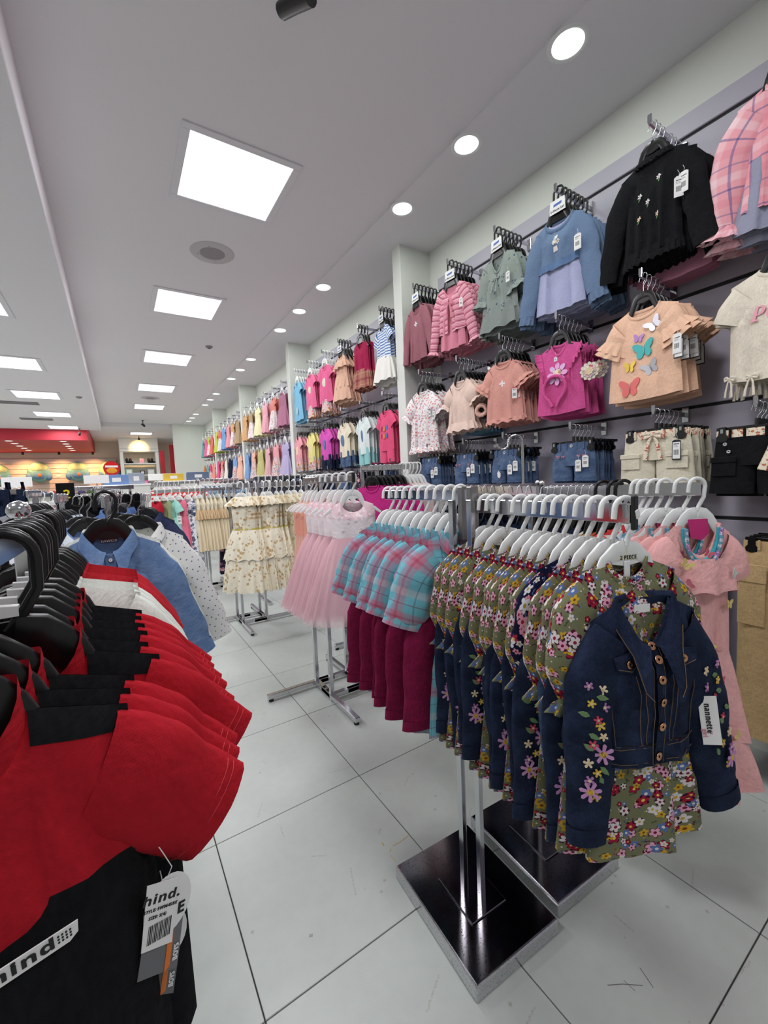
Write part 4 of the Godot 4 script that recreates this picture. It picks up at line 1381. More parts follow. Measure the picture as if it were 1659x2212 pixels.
	# --- middle row, near bay
	s = spec({"sw": 0.12, "cw": 0.125, "hw": 0.165, "L": 0.46, "nf": 0.04, "nw": 0.06, "fa": 0.014, "fn": 7.0, "nu": 20})
	n = new_top(s, M.wfl, {"len": 0.13, "a0": 30.0, "a1": 55.0, "r0": 0.062, "r1": 0.05, "flat": 0.6, "puff": 0.018, "ruffle": 0.03, "flare": 1.4, "wr": 0.12})
	g = Geo.new()
	skirt(g, -0.43, 0.155, 0.05, -0.475, 0.165, 0.06, 14.0, 0.09, 0.0, 70, 2)
	obj("hem_frill", g, M.wfl, n)
	price_tag(n, Transform3D(Basis(), V(0.12, -0.16, 0.06)), 0.03, 0.06, M.ink)
	price_tag(n, Transform3D(Basis(), V(0.15, -0.18, 0.05)), 0.03, 0.06)
	wall_stack(n, hb, 2.12, -2.57, 6, "white pink-flowered tunic with puffed sleeves", "flowered_tunic", "tunic", 0.155)
	s = spec({"sw": 0.11, "cw": 0.115, "hw": 0.14, "L": 0.34, "nf": 0.06, "nw": 0.065, "fa": 0.01, "fn": 6.0, "ph": 1.5})
	n = new_top(s, solid(232, 205, 191), {"len": 0.1, "a0": 34.0, "a1": 55.0, "r0": 0.058, "r1": 0.042, "flat": 0.6, "puff": 0.016, "ruffle": 0.025, "flare": 1.4})
	g = Geo.new()
	skirt(g, -0.29, 0.13, 0.035, -0.35, 0.15, 0.05, 10.0, 0.1, 0.0, 60, 3)
	obj("peplum", g, solid(232, 205, 191), n)
	n.set_meta("x", 0)
	var n2 := new_top(s, solid(110, 150, 176), {"len": 0.1, "a0": 34.0, "a1": 55.0, "r0": 0.058, "r1": 0.042, "flat": 0.6, "puff": 0.016, "ruffle": 0.025, "flare": 1.4})
	n.remove_meta("x")
	for k in 4:
		put(n2, "smocked_blouse", V(2.19 + 0.034 * k, 1.955, -2.13), -PI / 2, "dusty blue smocked top behind the peach ones", "top", "blue smocked tops", V(1, 1.08, 0.55))
		put(hb, hb.name, V(2.19 + 0.034 * k, 2.11, -2.15), -PI / 2, "hanger of a dusty blue smocked top", "hanger", "hangers of the blue smocked tops")
	n2.free()
	for q in [[solid(226, 184, 168), 0.0, "peach"], [solid(126, 166, 196), 0.07, "pale blue"], [M.bmatte, 0.035, "black"]]:
		var sc := Node3D.new()
		for k in 2:
			g = Geo.new()
			var pts := []
			for i in 25: pts.append(V(cos(TAU * i / 24), sin(TAU * i / 24), 0.0) * (0.03 + 0.004 * (i % 2)) + V(0, -0.01 * k, 0.012 * k))
			g.tube(pts, 0.011, 0.009, 7, Vector3.BACK, false)
			obj("gathered_ring", g, q[0], sc)
		put(sc, "hair_scrunchie", V(2.06 + q[1], 1.735 - q[1] * 0.3, -1.97), -PI / 2 + 0.5, q[2] + " hair scrunchie hanging beside the peach smocked top", "scrunchie")
		sc.free()
	wall_stack(n, hb, 2.11, -2.15, 4, "peach smocked top with frilled hem", "smocked_blouse", "top", 0.155)
	s = spec({"sw": 0.11, "cw": 0.115, "hw": 0.135, "L": 0.36, "nf": 0.045, "nw": 0.055, "fa": 0.006, "ph": 2.5})
	n = new_top(s, solid(218, 158, 146), {"len": 0.09, "a0": 34.0, "a1": 56.0, "r0": 0.056, "r1": 0.05, "flat": 0.55, "ruffle": 0.035, "flare": 1.45, "tiers": 2})
	g = Geo.new()
	skirt(g, -0.345, 0.13, 0.03, -0.375, 0.138, 0.036, 12.0, 0.05, 0.0, 60, 2, 0.006)
	obj("lettuce_hem", g, solid(218, 158, 146), n)
	flower(n, surf(s, 0.05, 0.36, 0.002), 0.02, M.lacew, M.silver, 4, "printed_flower")
	price_tag(n, Transform3D(Basis(Vector3.UP, 0.4), V(0.1, -0.18, 0.045)), 0.034, 0.07, solid(200, 110, 104))
	wall_stack(n, hb, 2.14, -1.77, 6, "salmon ruffle-sleeved top with small white motif", "ruffled_tee", "top", 0.165)
	# hot pink vest with flower patch and headband
	s = spec({"sw": 0.12, "cw": 0.125, "hw": 0.145, "L": 0.375, "nf": 0.06, "nw": 0.05, "sharp": 1.0, "fa": 0.004, "ph": 4.4, "nu": 20})
	n = new_top(s, M.hot, {})
	for sd in [-1.0, 1.0]:
		g = Geo.new()
		var p := PackedVector3Array()
		var uv := PackedVector2Array()
		for j in 4:
			for i in 41:
				var t := i / 40.0
				var b := gp(s, 1.0, sd * lerpf(0.95, 0.6, sin(t * PI * 0.5)), lerpf(0.0, 0.55, t)) if t > 0.0 else gp(s, 1.0, sd * 0.95, 0.0)
				p.append(b + V(sd * 0.012 * j * sin(PI * minf(t + 0.25, 1.0)), 0.004 * sin(i * 1.3) * j * 0.5, 0.004 + 0.006 * j + 0.004 * j * 0.4 * sin(i * 1.3)))
				uv.append(V2(t * 0.3, j * 0.01))
		g.grid(p, 41, 4, uv)
		obj("shoulder_ruffle", g, M.hot, n)
	var x := surf(s, 0.02, 0.4, 0.003)
	for k in 8:
		g = Geo.new()
		var el := PackedVector2Array()
		for i in 12: el.append(V2(0.042 + 0.02 * cos(TAU * i / 12), 0.0135 * sin(TAU * i / 12)))
		g.slab(el, 0.003, x * Transform3D(Basis(Vector3.BACK, k * TAU / 8), Vector3.ZERO))
		obj("petal_patch", g, M.petalpink if k % 2 == 0 else M.petalpink2, n)
	g = Geo.new()
	g.box(V(0, 0, 0.003), V(0.044, 0.044, 0.004), Basis(), 0.001)
	share("printed_square", g.mesh(M.belt), n, x)
	price_tag(n, Transform3D(Basis(), V(0.0, -0.075, 0.045)), 0.02, 0.022)
	wall_stack(n, hb, 2.13, -1.385, 6, "hot pink sleeveless top with daisy patch", "sleeveless_tee", "top", 0.145)
	var hbn := base("hair_band", V(2.005, 1.765, -1.39), -PI / 2, "hot pink padded hair band hung on the daisy-patch top", "hair band")
	g = Geo.new()
	var pq := [V(0.012, -0.115)]
	pq += arc(V(0, -0.02), 0.066, -58, 238, 22)
	pq += [V(-0.012, -0.115)]
	g.tube(pq, 0.009, 0.009, 10)
	obj("band", g, M.hot, hbn)
	for k in 2:
		var fl := base("flower_clip", V(2.04 + 0.05 * k, 1.80 + 0.01 * k, -1.215 + 0.02 * k), -PI / 2 + 0.25, ["cream and pink fabric flower clip beside the daisy-patch top", "fabric flower clip tucked behind the cream flower clip"][k], "hair clip")
		for j in 3:
			g = Geo.new()
			g.slab(petals(0.047 - 0.013 * j, 12 - 2 * j, 0.85), 0.004, Transform3D(Basis(), V(0, 0, 0.004 * j)))
			obj("petal_layer", g, [M.cardcream, M.multi, M.embroid[4]][j], fl)
	# orange butterfly tee
	s = spec({"sw": 0.145, "cw": 0.145, "hw": 0.165, "L": 0.41, "nf": 0.045, "nw": 0.07, "fa": 0.005, "fn": 2.0, "ph": 0.9, "nu": 22, "nv": 18, "wr": 0.006})
	n = new_top(s, M.orange, {"len": 0.06, "a0": 40.0, "a1": 62.0, "r0": 0.068, "r1": 0.06, "flat": 0.55, "ruffle": 0.06, "flare": 1.35, "tiers": 2})
	var bs := [[0.38, 0.2, 0.07, M.silver, 0.15], [-0.06, 0.3, 0.045, solid(196, 150, 214), -0.1], [0.12, 0.46, 0.09, solid(92, 190, 188), 0.12], [-0.3, 0.62, 0.058, M.gold, 0.0], [0.3, 0.68, 0.07, M.silver, 0.35], [-0.28, 0.86, 0.095, solid(238, 128, 124), 0.05]]
	for b: Array in bs: butterfly(n, surf(s, b[0], b[1], 0.003) * Transform3D(Basis(Vector3.BACK, b[4]), Vector3.ZERO), b[2], b[3], M.steel)
	price_tag(n, Transform3D(Basis(), V(0.16, -0.17, 0.05)), 0.034, 0.08)
	price_tag(n, Transform3D(Basis(), V(0.164, -0.185, 0.045)), 0.036, 0.085, M.ink)
	g = Geo.new()
	wall_stack(n, hb, 2.165, -0.965, 5, "orange tee with butterfly patches and ruffle sleeves", "butterfly_tee", "tee", 0.185, null, null, 0.04)
	# cream sweatshirt with lettering
	s = spec({"sw": 0.15, "cw": 0.15, "hw": 0.15, "L": 0.4, "nf": 0.03, "nw": 0.07, "fa": 0.008, "ph": 1.9, "nu": 20, "wr": 0.008, "d": 0.045})
	n = new_top(s, M.creamk, {"len": 0.1, "a0": 42.0, "a1": 66.0, "r0": 0.075, "r1": 0.07, "flat": 0.5, "wr": 0.1})
	lettering(n, "PO", 0.075, solid(226, 160, 176), surf(s, -0.18, 0.4, 0.008), true)
	lettering(n, "L", 0.065, solid(196, 190, 96), surf(s, 0.02, 0.56, 0.008))
	g = Geo.new()
	g.ball(Vector3.ZERO, V(0.04, 0.028, 0.004), 16, 8)
	share("brown_print", g.mesh(solid(190, 150, 110)), n, surf(s, 0.1, 0.2, 0.002))
	for k in 4:
		x = surf(s, [-0.92, -0.45, 0.1, 0.6][k], 0.96, 0.006)
		bow(n, x, 0.03, M.creamk, 1.6, "hem_tie")
	wall_stack(n, hb, 2.15, -0.50, 5, "cream sweatshirt with pink letters and hem ties", "lettered_sweatshirt", "sweatshirt", 0.16)
	# --- shorts row
	for q in [[-2.50, 0.1, "denim"], [-2.11, 0.1, "denim with pink embroidery"], [-1.76, 0.1, "denim with leaf embroidery"], [-1.31, 0.115, "denim with pink bow trims"]]:
		n = mk_bottoms(M.denim3, q[1], q[1] * 0.52, 0.2, {"cuff": M.denim3, "crotch": 0.12})
		if "pink" in q[2]:
			for sd in [-1.0, 1.0]:
				for k in 2: bow(n, Transform3D(Basis(), V(sd * (0.045 + 0.03 * k), -0.068, 0.032)), 0.009, M.rosepink, 0.7, "pink_bow")
		if "leaf" in q[2]:
			for k in 6:
				g = Geo.new()
				g.slab(leafshape(0.03, 0.012), 0.0016, Transform3D(Basis(Vector3.BACK, -0.9 + 0.4 * k), V(-0.05, -0.15, 0.036)))
				obj("embroidered_leaf", g, M.card, n)
		for k in 2: price_tag(n, Transform3D(Basis(Vector3.UP, 0.15 * k), V(0.05 + 0.04 * k, -0.09 + 0.02 * k, 0.046)), 0.032, 0.06)
		wall_stack(n, hc, 1.545, q[0], 6, q[2] + " shorts on clip hangers", "denim_shorts", "shorts", 0.095, null, null, 0.036, 2.035)
	n = mk_bottoms(M.khakishort, 0.135, 0.078, 0.235, {"crotch": 0.13, "cargo": true, "band": M.belt, "fly": false})
	bow(n, Transform3D(Basis(), V(0.0, -0.02, 0.036)), 0.05, M.belt, 1.5, "sash_bow")
	price_tag(n, Transform3D(Basis(), V(0.1, -0.05, 0.05)), 0.034, 0.085, M.ink)
	wall_stack(n, hc, 1.56, -0.91, 5, "cream cargo shorts with flowered sash", "cargo_shorts", "shorts", 0.095, null, null, 0.045)
	n = mk_bottoms(M.black, 0.13, 0.075, 0.25, {"crotch": 0.14, "cargo": true, "band": M.belt, "fly": false})
	g = Geo.new()
	g.tube([V(0.06, -0.02, 0.035), V(0.05, -0.08, 0.045), V(0.03, -0.16, 0.05)], [0.01, 0.008, 0.016], 0.002, 6)
	obj("sash_tail", g, M.belt, n)
	for k in 2: button(n, Transform3D(Basis(), V(-0.09 + 0.012 * k, -0.055 - 0.03 * k, 0.034)), 0.007, M.silver)
	wall_stack(n, hc, 1.53, -0.56, 4, "black cargo shorts with flowered sash", "cargo_shorts", "shorts", 0.095, null, null, 0.045)
	# long trousers below
	n = mk_bottoms(M.khaki, 0.135, 0.07, 0.78, {"crotch": 0.22, "cargo": true, "d": 0.035})
	wall_stack(n, hc, 1.10, -0.46, 4, "khaki cargo trousers on clip hangers", "cargo_trousers", "trousers", 0.095, null, null, 0.05)
	n = mk_bottoms(M.denim2, 0.12, 0.055, 0.72, {"crotch": 0.2, "d": 0.03})
	wall_stack(n, hc, 1.09, -0.85, 6, "long blue jeans on clip hangers", "jeans", "jeans", 0.095)
	n = mk_bottoms(M.denim, 0.12, 0.055, 0.72, {"crotch": 0.2, "d": 0.03})
	wall_stack(n, hc, 1.09, -1.25, 5, "long dark jeans on clip hangers", "jeans", "jeans", 0.095)
	# --- second bay
	var T2 := {"len": 0.09, "a0": 36.0, "a1": 55.0, "r0": 0.056, "r1": 0.05, "flat": 0.5, "nl": 6, "ns": 12}
	s = spec({"sw": 0.12, "cw": 0.12, "hw": 0.13, "L": 0.3, "ph": 0.3})
	n = new_top(s, M.bstr, T2)
	g = Geo.new()
	skirt(g, -0.27, 0.12, 0.04, -0.48, 0.17, 0.08, 9.0, 0.12)
	obj("skirt", g, solid(240, 238, 232), n)
	wall_stack(n, hl, 2.78, -3.09, 5, "blue striped top with white skirt", "skirt_set", "dress", 0.15, null, hlc)
	n = new_top(spec({"sw": 0.11, "cw": 0.115, "hw": 0.12, "L": 0.3, "nf": 0.07, "sharp": 1.0}), solid(172, 44, 84), {})
	g = Geo.new()
	skirt(g, -0.26, 0.115, 0.035, -0.44, 0.14, 0.06, 9.0, 0.1)
	obj("skirt", g, M.marp, n)
	wall_stack(n, hl, 2.76, -3.48, 3, "crimson polo with plaid skirt", "polo_set", "dress", 0.13)
	n = new_top(spec({"sw": 0.09, "cw": 0.11, "hw": 0.12, "L": 0.24, "nf": 0.04}), solid(232, 188, 164), {})
	for q in [[-0.06, 0.1, 0.04, -0.14, 0.15, 0.07], [-0.2, 0.12, 0.04, -0.34, 0.15, 0.07], [-0.31, 0.14, 0.06, -0.47, 0.18, 0.09]]:
		g = Geo.new()
		skirt(g, q[0], q[1], q[2], q[3], q[4], q[5], 9.0, 0.16, q[0] * 9)
		obj("ruffle_tier", g, solid(232, 188, 164), n)
	wall_stack(n, hl, 2.75, -3.89, 4, "peach tiered ruffle dress", "ruffle_dress", "dress", 0.12, null, hlc)
	for q in [[-4.29, solid(236, 112, 158), M.multi, "rose pink tee with patterned leggings", true], [-4.71, solid(236, 120, 160), M.multi, "pink jacket with patterned trousers", true], [-5.13, solid(134, 192, 222), solid(120, 180, 214), "sky blue nightdress with animal motif", false]]:
		s = spec({"sw": 0.115, "cw": 0.12, "hw": 0.15 if q[4] else 0.17, "L": 0.42 if q[4] else 0.5, "ph": q[0]})
		n = new_top(s, q[1], T2)
		g = Geo.new()
		g.ball(Vector3.ZERO, V(0.035, 0.05, 0.004), 12, 7)
		share("printed_motif", g.mesh(M.cardcream), n, surf(s, 0.1, 0.45 if q[4] else 0.75, 0.002))
		if q[4]:
			g = Geo.new()
			skirt(g, -0.38, 0.08, 0.03, -0.52, 0.1, 0.05, 6.0, 0.1)
			obj("leggings", g, q[2], n)
		wall_stack(n, hw, 2.75, q[0], 4, q[3], "outfit", "outfit", 0.115)
	for q in [[-3.10, solid(232, 92, 132), M.darkf, "coral romper with blue letters", 1], [-3.50, solid(226, 236, 234), solid(150, 206, 206), "white tee with aqua shorts", 0], [-3.90, solid(238, 228, 206), M.denim3, "cream printed tee with jeans", 0], [-4.36, solid(220, 96, 188), M.denim, "magenta frilled tee with dark trousers", 0], [-4.78, solid(236, 226, 150), M.multi, "yellow tee with patterned shorts", 0], [-5.20, solid(238, 166, 176), M.multi, "pale pink tee with patterned shorts", 0]]:
		s = spec({"sw": 0.115, "cw": 0.115, "hw": 0.12, "L": 0.36, "ph": q[0]})
		n = new_top(s, q[1], T2)
		for sd in [-1.0, 1.0]:
			g = Geo.new()
			g.tube([V(sd * 0.055, -0.3, 0), V(sd * 0.06, -0.38, 0), V(sd * 0.065, -0.46, 0)], [0.056, 0.056, 0.054], 0.03, 12, Vector3.BACK, false)
			obj("short_leg", g, q[1] if q[4] == 1 else q[2], n)
		if q[4] == 1:
			for k in 6:
				g = Geo.new()
				g.slab(PackedVector2Array([V2(-0.016, -0.024), V2(0.014, -0.026), V2(0.018, 0.02), V2(0.004, 0.012), V2(-0.014, 0.026)]), 0.002)
				share("printed_block", g.mesh(M.inkblue if k % 3 != 1 else M.orangecard), n, surf(s, -0.36 + 0.36 * (k % 3), 0.42 + 0.2 * (k / 3), 0.003))
		else:
			g = Geo.new()
			g.ball(Vector3.ZERO, V(0.03, 0.06, 0.003), 12, 7)
			share("printed_motif", g.mesh(M.embroid[4] if q[0] < -4.5 else M.cham), n, surf(s, 0.0, 0.5, 0.002))
		wall_stack(n, hb, 2.06, q[0], 5, q[3], "outfit", "outfit", 0.1, null, hbc)
	for k in 8:
		n = mk_bottoms([M.denim, M.black, M.darkf, M.denim3][k % 4], 0.1, 0.05, 0.4, {"crotch": 0.14, "fly": false})
		wall_stack(n, hc, 1.47, -3.02 - 0.32 * k, 3, ["dark jeans", "black leggings", "dark flowered trousers", "faded jeans"][k % 4] + " low on the second wall bay", "trousers", "trousers", 0.095)
	# --- bays beyond
	var pal := [[188, 128, 154], [236, 150, 140], [240, 176, 190], [238, 232, 190], [188, 162, 130], [222, 176, 130], [232, 160, 170], [120, 166, 214], [232, 120, 110], [190, 210, 90], [236, 120, 160], [110, 176, 178]]
	var nam := ["mauve", "coral", "pale pink", "pale yellow", "tan", "apricot", "rose", "cornflower blue", "salmon red", "lime", "bright pink", "teal"]
	var pal2 := [[190, 178, 214], [240, 172, 178], [226, 180, 184], [196, 190, 130], [240, 190, 170], [134, 170, 216], [30, 36, 60], [238, 232, 220], [230, 150, 140], [226, 90, 140], [120, 180, 176], [240, 120, 60]]
	var nam2 := ["lavender", "blush pink", "dusty pink", "olive yellow", "light peach", "powder blue", "navy", "ivory", "terracotta pink", "raspberry", "sea green", "orange"]
	for bay in 3:
		for k in (6 if bay < 2 else 4):
			for r in 2:
				var id: int = (bay * 4 + k) % 12
				var c: Array = (pal if r == 0 else pal2)[id]
				var m1 := solid(c[0], c[1], c[2])
				s = spec({"sw": 0.1, "cw": 0.105, "hw": 0.12, "L": 0.24, "nu": 10, "nv": 6})
				n = new_top(s, m1, {} if (k + r) % 2 == 0 else {"len": 0.08, "a0": 36.0, "a1": 55.0, "r0": 0.052, "r1": 0.045, "nl": 4, "ns": 8}, false)
				g = Geo.new()
				skirt(g, -0.2, 0.105, 0.035, -0.48, 0.17 if (k + bay) % 3 < 2 else 0.12, 0.09, 8.0, 0.14, k, 32, 4)
				obj("skirt", g, m1 if k % 3 != 1 else (M.multi if r == 1 else M.wfl), n)
				var dn: String = (nam if r == 0 else nam2)[id] + " girls' " + ("dress" if (k + bay) % 3 < 2 else "outfit") + (" on the upper row of the " if r == 0 else " on the lower row of the ") + ["third", "fourth", "fifth"][bay] + " wall bay"
				far_stack(n, hw, 2.75 if r == 0 else 2.06, -5.75 - 2.6 * bay - 0.41 * k, 3, dn)
	for bay in 3:
		for k in 6:
			n = mk_bottoms([M.denim, M.black, M.multi, M.denim3, solid(200, 80, 120), solid(120, 90, 150)][k], 0.1, 0.05, 0.42, {"crotch": 0.14, "fly": false})
			far_stack(n, hc, 1.47, -5.75 - 2.6 * bay - 0.4 * k, 2, ["dark jeans", "black trousers", "patterned leggings", "faded jeans", "raspberry trousers", "purple trousers"][k] + " at the foot of the " + ["third", "fourth", "fifth"][bay] + " wall bay", "trousers")
	for h in [hb, hl, hlc, hbc, hw, hc]: h.free()
func far_stack(n: Node3D, h: Node3D, y: float, z: float, cnt: int, desc: String, called := "girls_dress") -> void:
	arm(y, z, 2.05, "the " + desc.replace(" girls'", "").replace(" wall bay", " bay").replace(" on the", ","))
	for i in cnt:
		var x := 2.06 + 0.07 * i
		put(h, h.name, V(x, y, z), -PI / 2, "hanger of the " + desc, "hanger", "hangers of the " + desc)
		put(n, called, V(x, y - h.get_meta("drop"), z), -PI / 2 + rg.randf_range(-0.1, 0.1), desc, "dress" if called == "girls_dress" else "trousers", desc, V(1, 1, 0.8))
	n.free()

# ---------------------------------------------------------------- the stand in front: denim sets and plaid sets
func plate_stand(n: Node3D, c: Vector3, sz: Vector3, yaw := 0.0) -> void:
	var bs := Basis(Vector3.UP, yaw)
	var g := Geo.new()
	g.box(c + V(0, sz.y / 2, 0), V(sz.x, sz.y - 0.002, sz.z), bs, 0.003)
	obj("base_box", g, M.worn, n)
	g = Geo.new()
	g.box(c + V(0, sz.y + 0.0005, 0), V(sz.x - 0.012, 0.002, sz.z - 0.012), bs)
	obj("base_top", g, M.mirror, n)
	g = Geo.new()
	g.box(c + V(0, sz.y + 0.004, 0), V(0.13, 0.005, 0.16), bs, 0.002)
	obj("socket_plate", g, M.mirror, n)
func front_stand() -> void:
	var at := V(0.807, 0, -0.866)
	var n := base("clothes_rack", at, 0.0, "two-way chrome stand on a mirrored square base carrying denim and plaid sets", "rack")
	plate_stand(n, V(0, 0, 0), V(0.305, 0.045, 0.385), -0.055)
	for q in [[-0.012, -0.015], [0.012, 0.032]]:
		var g := Geo.new()
		g.box(V(q[0], 0.64, q[1]), V(0.018, 1.19, 0.018), Basis(), 0.0015)
		obj("post", g, M.chrome, n)
	for q in [V(0.052, 1.19, 0.0), V(0.064, 1.19, -0.05)]:
		var g := Geo.new()
		g.box(q, V(0.03, 0.16, 0.02), Basis(), 0.002)
		obj("sleeve_post", g, M.steel, n)
	var A := V(0.846, 1.232, -0.42)
	var B := V(0.888, 1.232, -0.868)
	rail(n, A - at, B - at, 0.04, 0.013)
	var g := Geo.new()
	g.box(A - at + V(0, -0.018, 0.006), V(0.016, 0.068, 0.008), Basis(), 0.002)
	obj("end_cap", g, M.bmatte, n)
	g = Geo.new()
	g.box(A - at + V(0.001, -0.02, 0.0115), V(0.012, 0.018, 0.003), Basis(Vector3.BACK, 0.3), 0.0008)
	obj("paper_sticker", g, M.card, n)
	var C := V(0.872, 1.262, -0.905)
	var D := V(0.905, 1.258, -1.395)
	rail(n, C - at, D - at, 0.036, 0.013)
	# denim jackets over flowered dresses
	var hw := mk_hanger("white", 0.115, 0.112)
	add_lower_hanger(hw, -0.172)
	var dress := mk_puff_dress(M.olive)
	var navy := mk_puff_dress(M.navyf)
	var jk := mk_jacket(M.denim, M.copper, M.stitch, true)
	var jk2 := mk_jacket(M.denim2, M.copper, M.stitchd, true)
	var pts := [0.028, 0.095, 0.16, 0.225, 0.29, 0.36, 0.42, 0.485, 0.55, 0.64, 0.76, 0.86, 0.93]
	for i in pts.size():
		var p := A.lerp(B, pts[i])
		var yw := deg_to_rad([-21, -18, -20, -23, -17, -20, -22, -16, -20, -18, -22, -19, -20][i])
		var bs := Basis(Vector3.UP, yw)
		put(hw, hw.name, p, yw, "white hanger with a lower tier and cream two-piece card", "hanger", "white two-tier hangers on the front stand")
		var z := V(1, 1, 0.85 if i == 0 else 0.42)
		var isn: bool = i == 3
		put(navy if isn else dress, "flowered_dress", p + V(0, -hw.get_meta("drop"), 0), yw, "navy flowered puff-sleeved dress among the olive ones" if isn else ("olive flowered puff-sleeved dress behind the foremost denim jacket" if i == 0 else "olive flowered puff-sleeved dress in the row of denim sets"), "dress", "flowered dresses under denim jackets", z)
		var j2: Node3D = put(jk2 if i == 2 else jk, "denim_jacket", p + V(0, -0.186 - (0.0 if i == 0 else [0.0, 0.028, 0.012, 0.04, 0.006][i % 5]), 0) + bs * V(0.012 - (0.0 if i == 0 else 0.012 * (i % 2)), 0, 0.034 if i == 0 else 0.014), yw, "dark denim jacket with embroidered sleeves, foremost on the front stand" if i == 0 else ("lighter washed denim jacket among the dark ones" if i == 2 else "dark denim jacket with embroidered sleeves in the row"), "jacket", "embroidered denim jackets", V(1, 1, 1.0 if i == 0 else 0.55), (0.0 if i == 0 else 0.045 * ((i % 3) - 1)))
		if i == 0:
			var tg := Node3D.new()
			tg.name = "swing_tag"
			j2.add_child(tg, true)
			tg.transform = Transform3D(Basis(Vector3.UP, -0.5) * Basis(Vector3.BACK, 0.12), V(0.118, -0.2, 0.03))
			g = Geo.new()
			g.slab(PackedVector2Array([V2(-0.016, -0.1), V2(0.016, -0.1), V2(0.016, 0.0), V2(-0.016, 0.0)]), 0.0008)
			obj("tag_card", g, M.card, tg)
			lettering(tg, "nannette", 0.014, M.ink, Transform3D(Basis(Vector3.BACK, -PI / 2), V(-0.002, -0.045, 0.001)))
			lettering(tg, "girl", 0.011, M.rosepink, Transform3D(Basis(Vector3.BACK, -PI / 2), V(-0.011, -0.075, 0.001)))
	# plaid dresses with crimson jackets
	var hp := mk_hanger("white", 0.14, 0.125)
	var pd := mk_plaid_dress(M.gridp)
	var cj := mk_jacket(M.crimson, M.copper, M.crimson, false, 2.0)
	for i in 10:
		var p := C.lerp(D, 0.05 + 0.1 * i)
		var yw := deg_to_rad(-12 + [0, 3, -3, 2, 4, -2, 0, 3, -4, 1][i])
		put(hp, hp.name, p, yw, "plain white hanger in the row of plaid dresses", "hanger", "white hangers of the plaid dresses")
		put(pd, "plaid_dress", p + V(-0.012 * (i % 2), -0.125, 0), yw, "aqua and red plaid dress nearest the stand post" if i == 0 else "aqua and red plaid dress in the row of plaid sets", "dress", "plaid dresses on the front stand", V(1.14 if i % 2 == 0 else 0.96, 1, [1.0, 0.4, 0.7, 0.4, 0.8, 0.4, 0.6, 0.4, 0.6, 0.5][i]))
		put(cj, "crimson_jacket", p + V(-0.02, -0.3, 0) + Basis(Vector3.UP, yw) * V(0, 0, 0.012), yw, "crimson jacket hanging below the plaid dress nearest the post" if i == 0 else "crimson jacket hanging below a plaid dress in the row", "jacket", "crimson jackets below the plaid dresses", V(1.08 if i % 2 == 0 else 0.95, 0.86 + 0.02 * (i % 3), 0.75 if i % 2 == 0 else 0.4))
	# second stand beside it: pink butterfly dresses at the end of a slanting rail
	var a2 := V(1.455, 1.252, -0.525)
	var b2 := V(1.225, 1.252, -0.90)
	at = V(1.15, 0, -0.93)
	n = base("clothes_rack", at, 0.0, "low chrome stand with mirrored base carrying the pink butterfly dresses", "rack")
	plate_stand(n, V(-0.01, 0, 0.06), V(0.3, 0.045, 0.38), -0.055)
	g = Geo.new()
	g.box(V(0.03, 0.63, 0.02), V(0.022, 1.2, 0.022), Basis(), 0.002)
	obj("post", g, M.chrome, n)
	rail(n, a2 - at, b2 - at, 0.04, 0.013)
	g = Geo.new()
	g.ball(b2 - at + V(0, 0.012, 0), V(0.011, 0.011, 0.011))
	obj("ball_finial", g, M.chrome, n)
	var s := spec({"sw": 0.1, "cw": 0.095, "hw": 0.1, "L": 0.4, "nf": 0.1, "nw": 0.06, "fa": 0.006, "fn": 3.0, "nu": 20, "nv": 18})
	var bd := new_top(s, M.pinkd, {"len": 0.1, "a0": 30.0, "a1": 72.0, "r0": 0.06, "r1": 0.05, "flat": 0.55, "puff": 0.012, "wr": 0.12}, false)
	neckrib(bd, s, M.pinkd, 0.01)
	g = Geo.new()
	skirt(g, -0.1, 0.098, 0.036, -0.2, 0.112, 0.056, 7.0, 0.1, 0.8, 56, 4)
	obj("bib_flounce", g, M.pinkd, bd)
	g = Geo.new()
	skirt(g, -0.385, 0.1, 0.036, -0.66, 0.14, 0.08, 7.0, 0.13, 0.2, 60, 7)
	obj("skirt", g, M.pinkd, bd)
	g = Geo.new()
	skirt(g, -0.64, 0.138, 0.078, -0.8, 0.18, 0.105, 8.0, 0.13, 1.2, 60, 5)
	obj("hem_flounce", g, M.pinkd, bd)
	bow(bd, Transform3D(Basis(), V(0.0, -0.385, 0.045)), 0.026, M.pinktie, 2.6, "waist_tie")
	for k in 22:
		var u := rg.randf_range(-0.85, 0.85)
		var y := -0.08 - 0.7 * k / 22.0
		var ww := 0.1 if y > -0.39 else lerpf(0.1, 0.165, (-y - 0.39) / 0.4)
		var dd := 0.05 if y > -0.2 else (0.036 if y > -0.39 else lerpf(0.042, 0.1, (-y - 0.39) / 0.4))
		butterfly(bd, Transform3D(Basis(Vector3.UP, u * 0.7) * Basis(Vector3.BACK, rg.randf_range(-0.9, 0.9)), V(u * ww, y, dd * (1.0 - 0.45 * u * u) + 0.008)), rg.randf_range(0.022, 0.038), [solid(216, 110, 130), solid(226, 206, 130), solid(206, 220, 214), solid(214, 124, 140)][k % 4], M.embroid[4])
	for k in 2:
		g = Geo.new()
		var q := []
		for i in 21: q.append(V(0.052 * cos(PI + PI * i / 20.0), -0.01 + (0.1 + 0.02 * k) * sin(PI + PI * i / 20.0), 0.02 + 0.01 * k))
		g.tube(q, 0.007 - 0.002 * k, 0.006, 7)
		obj("necklace", g, [solid(70, 178, 190), M.purple][k], bd)
	g = Geo.new()
	g.slab(PackedVector2Array([V2(-0.03, 0.015), V2(0.03, 0.015), V2(0.034, -0.03), V2(0.012, -0.05), V2(-0.02, -0.04)]), 0.001, Transform3D(Basis(), V(0, 0.0, 0.004)))
	obj("hang_card", g, M.magcard, bd)
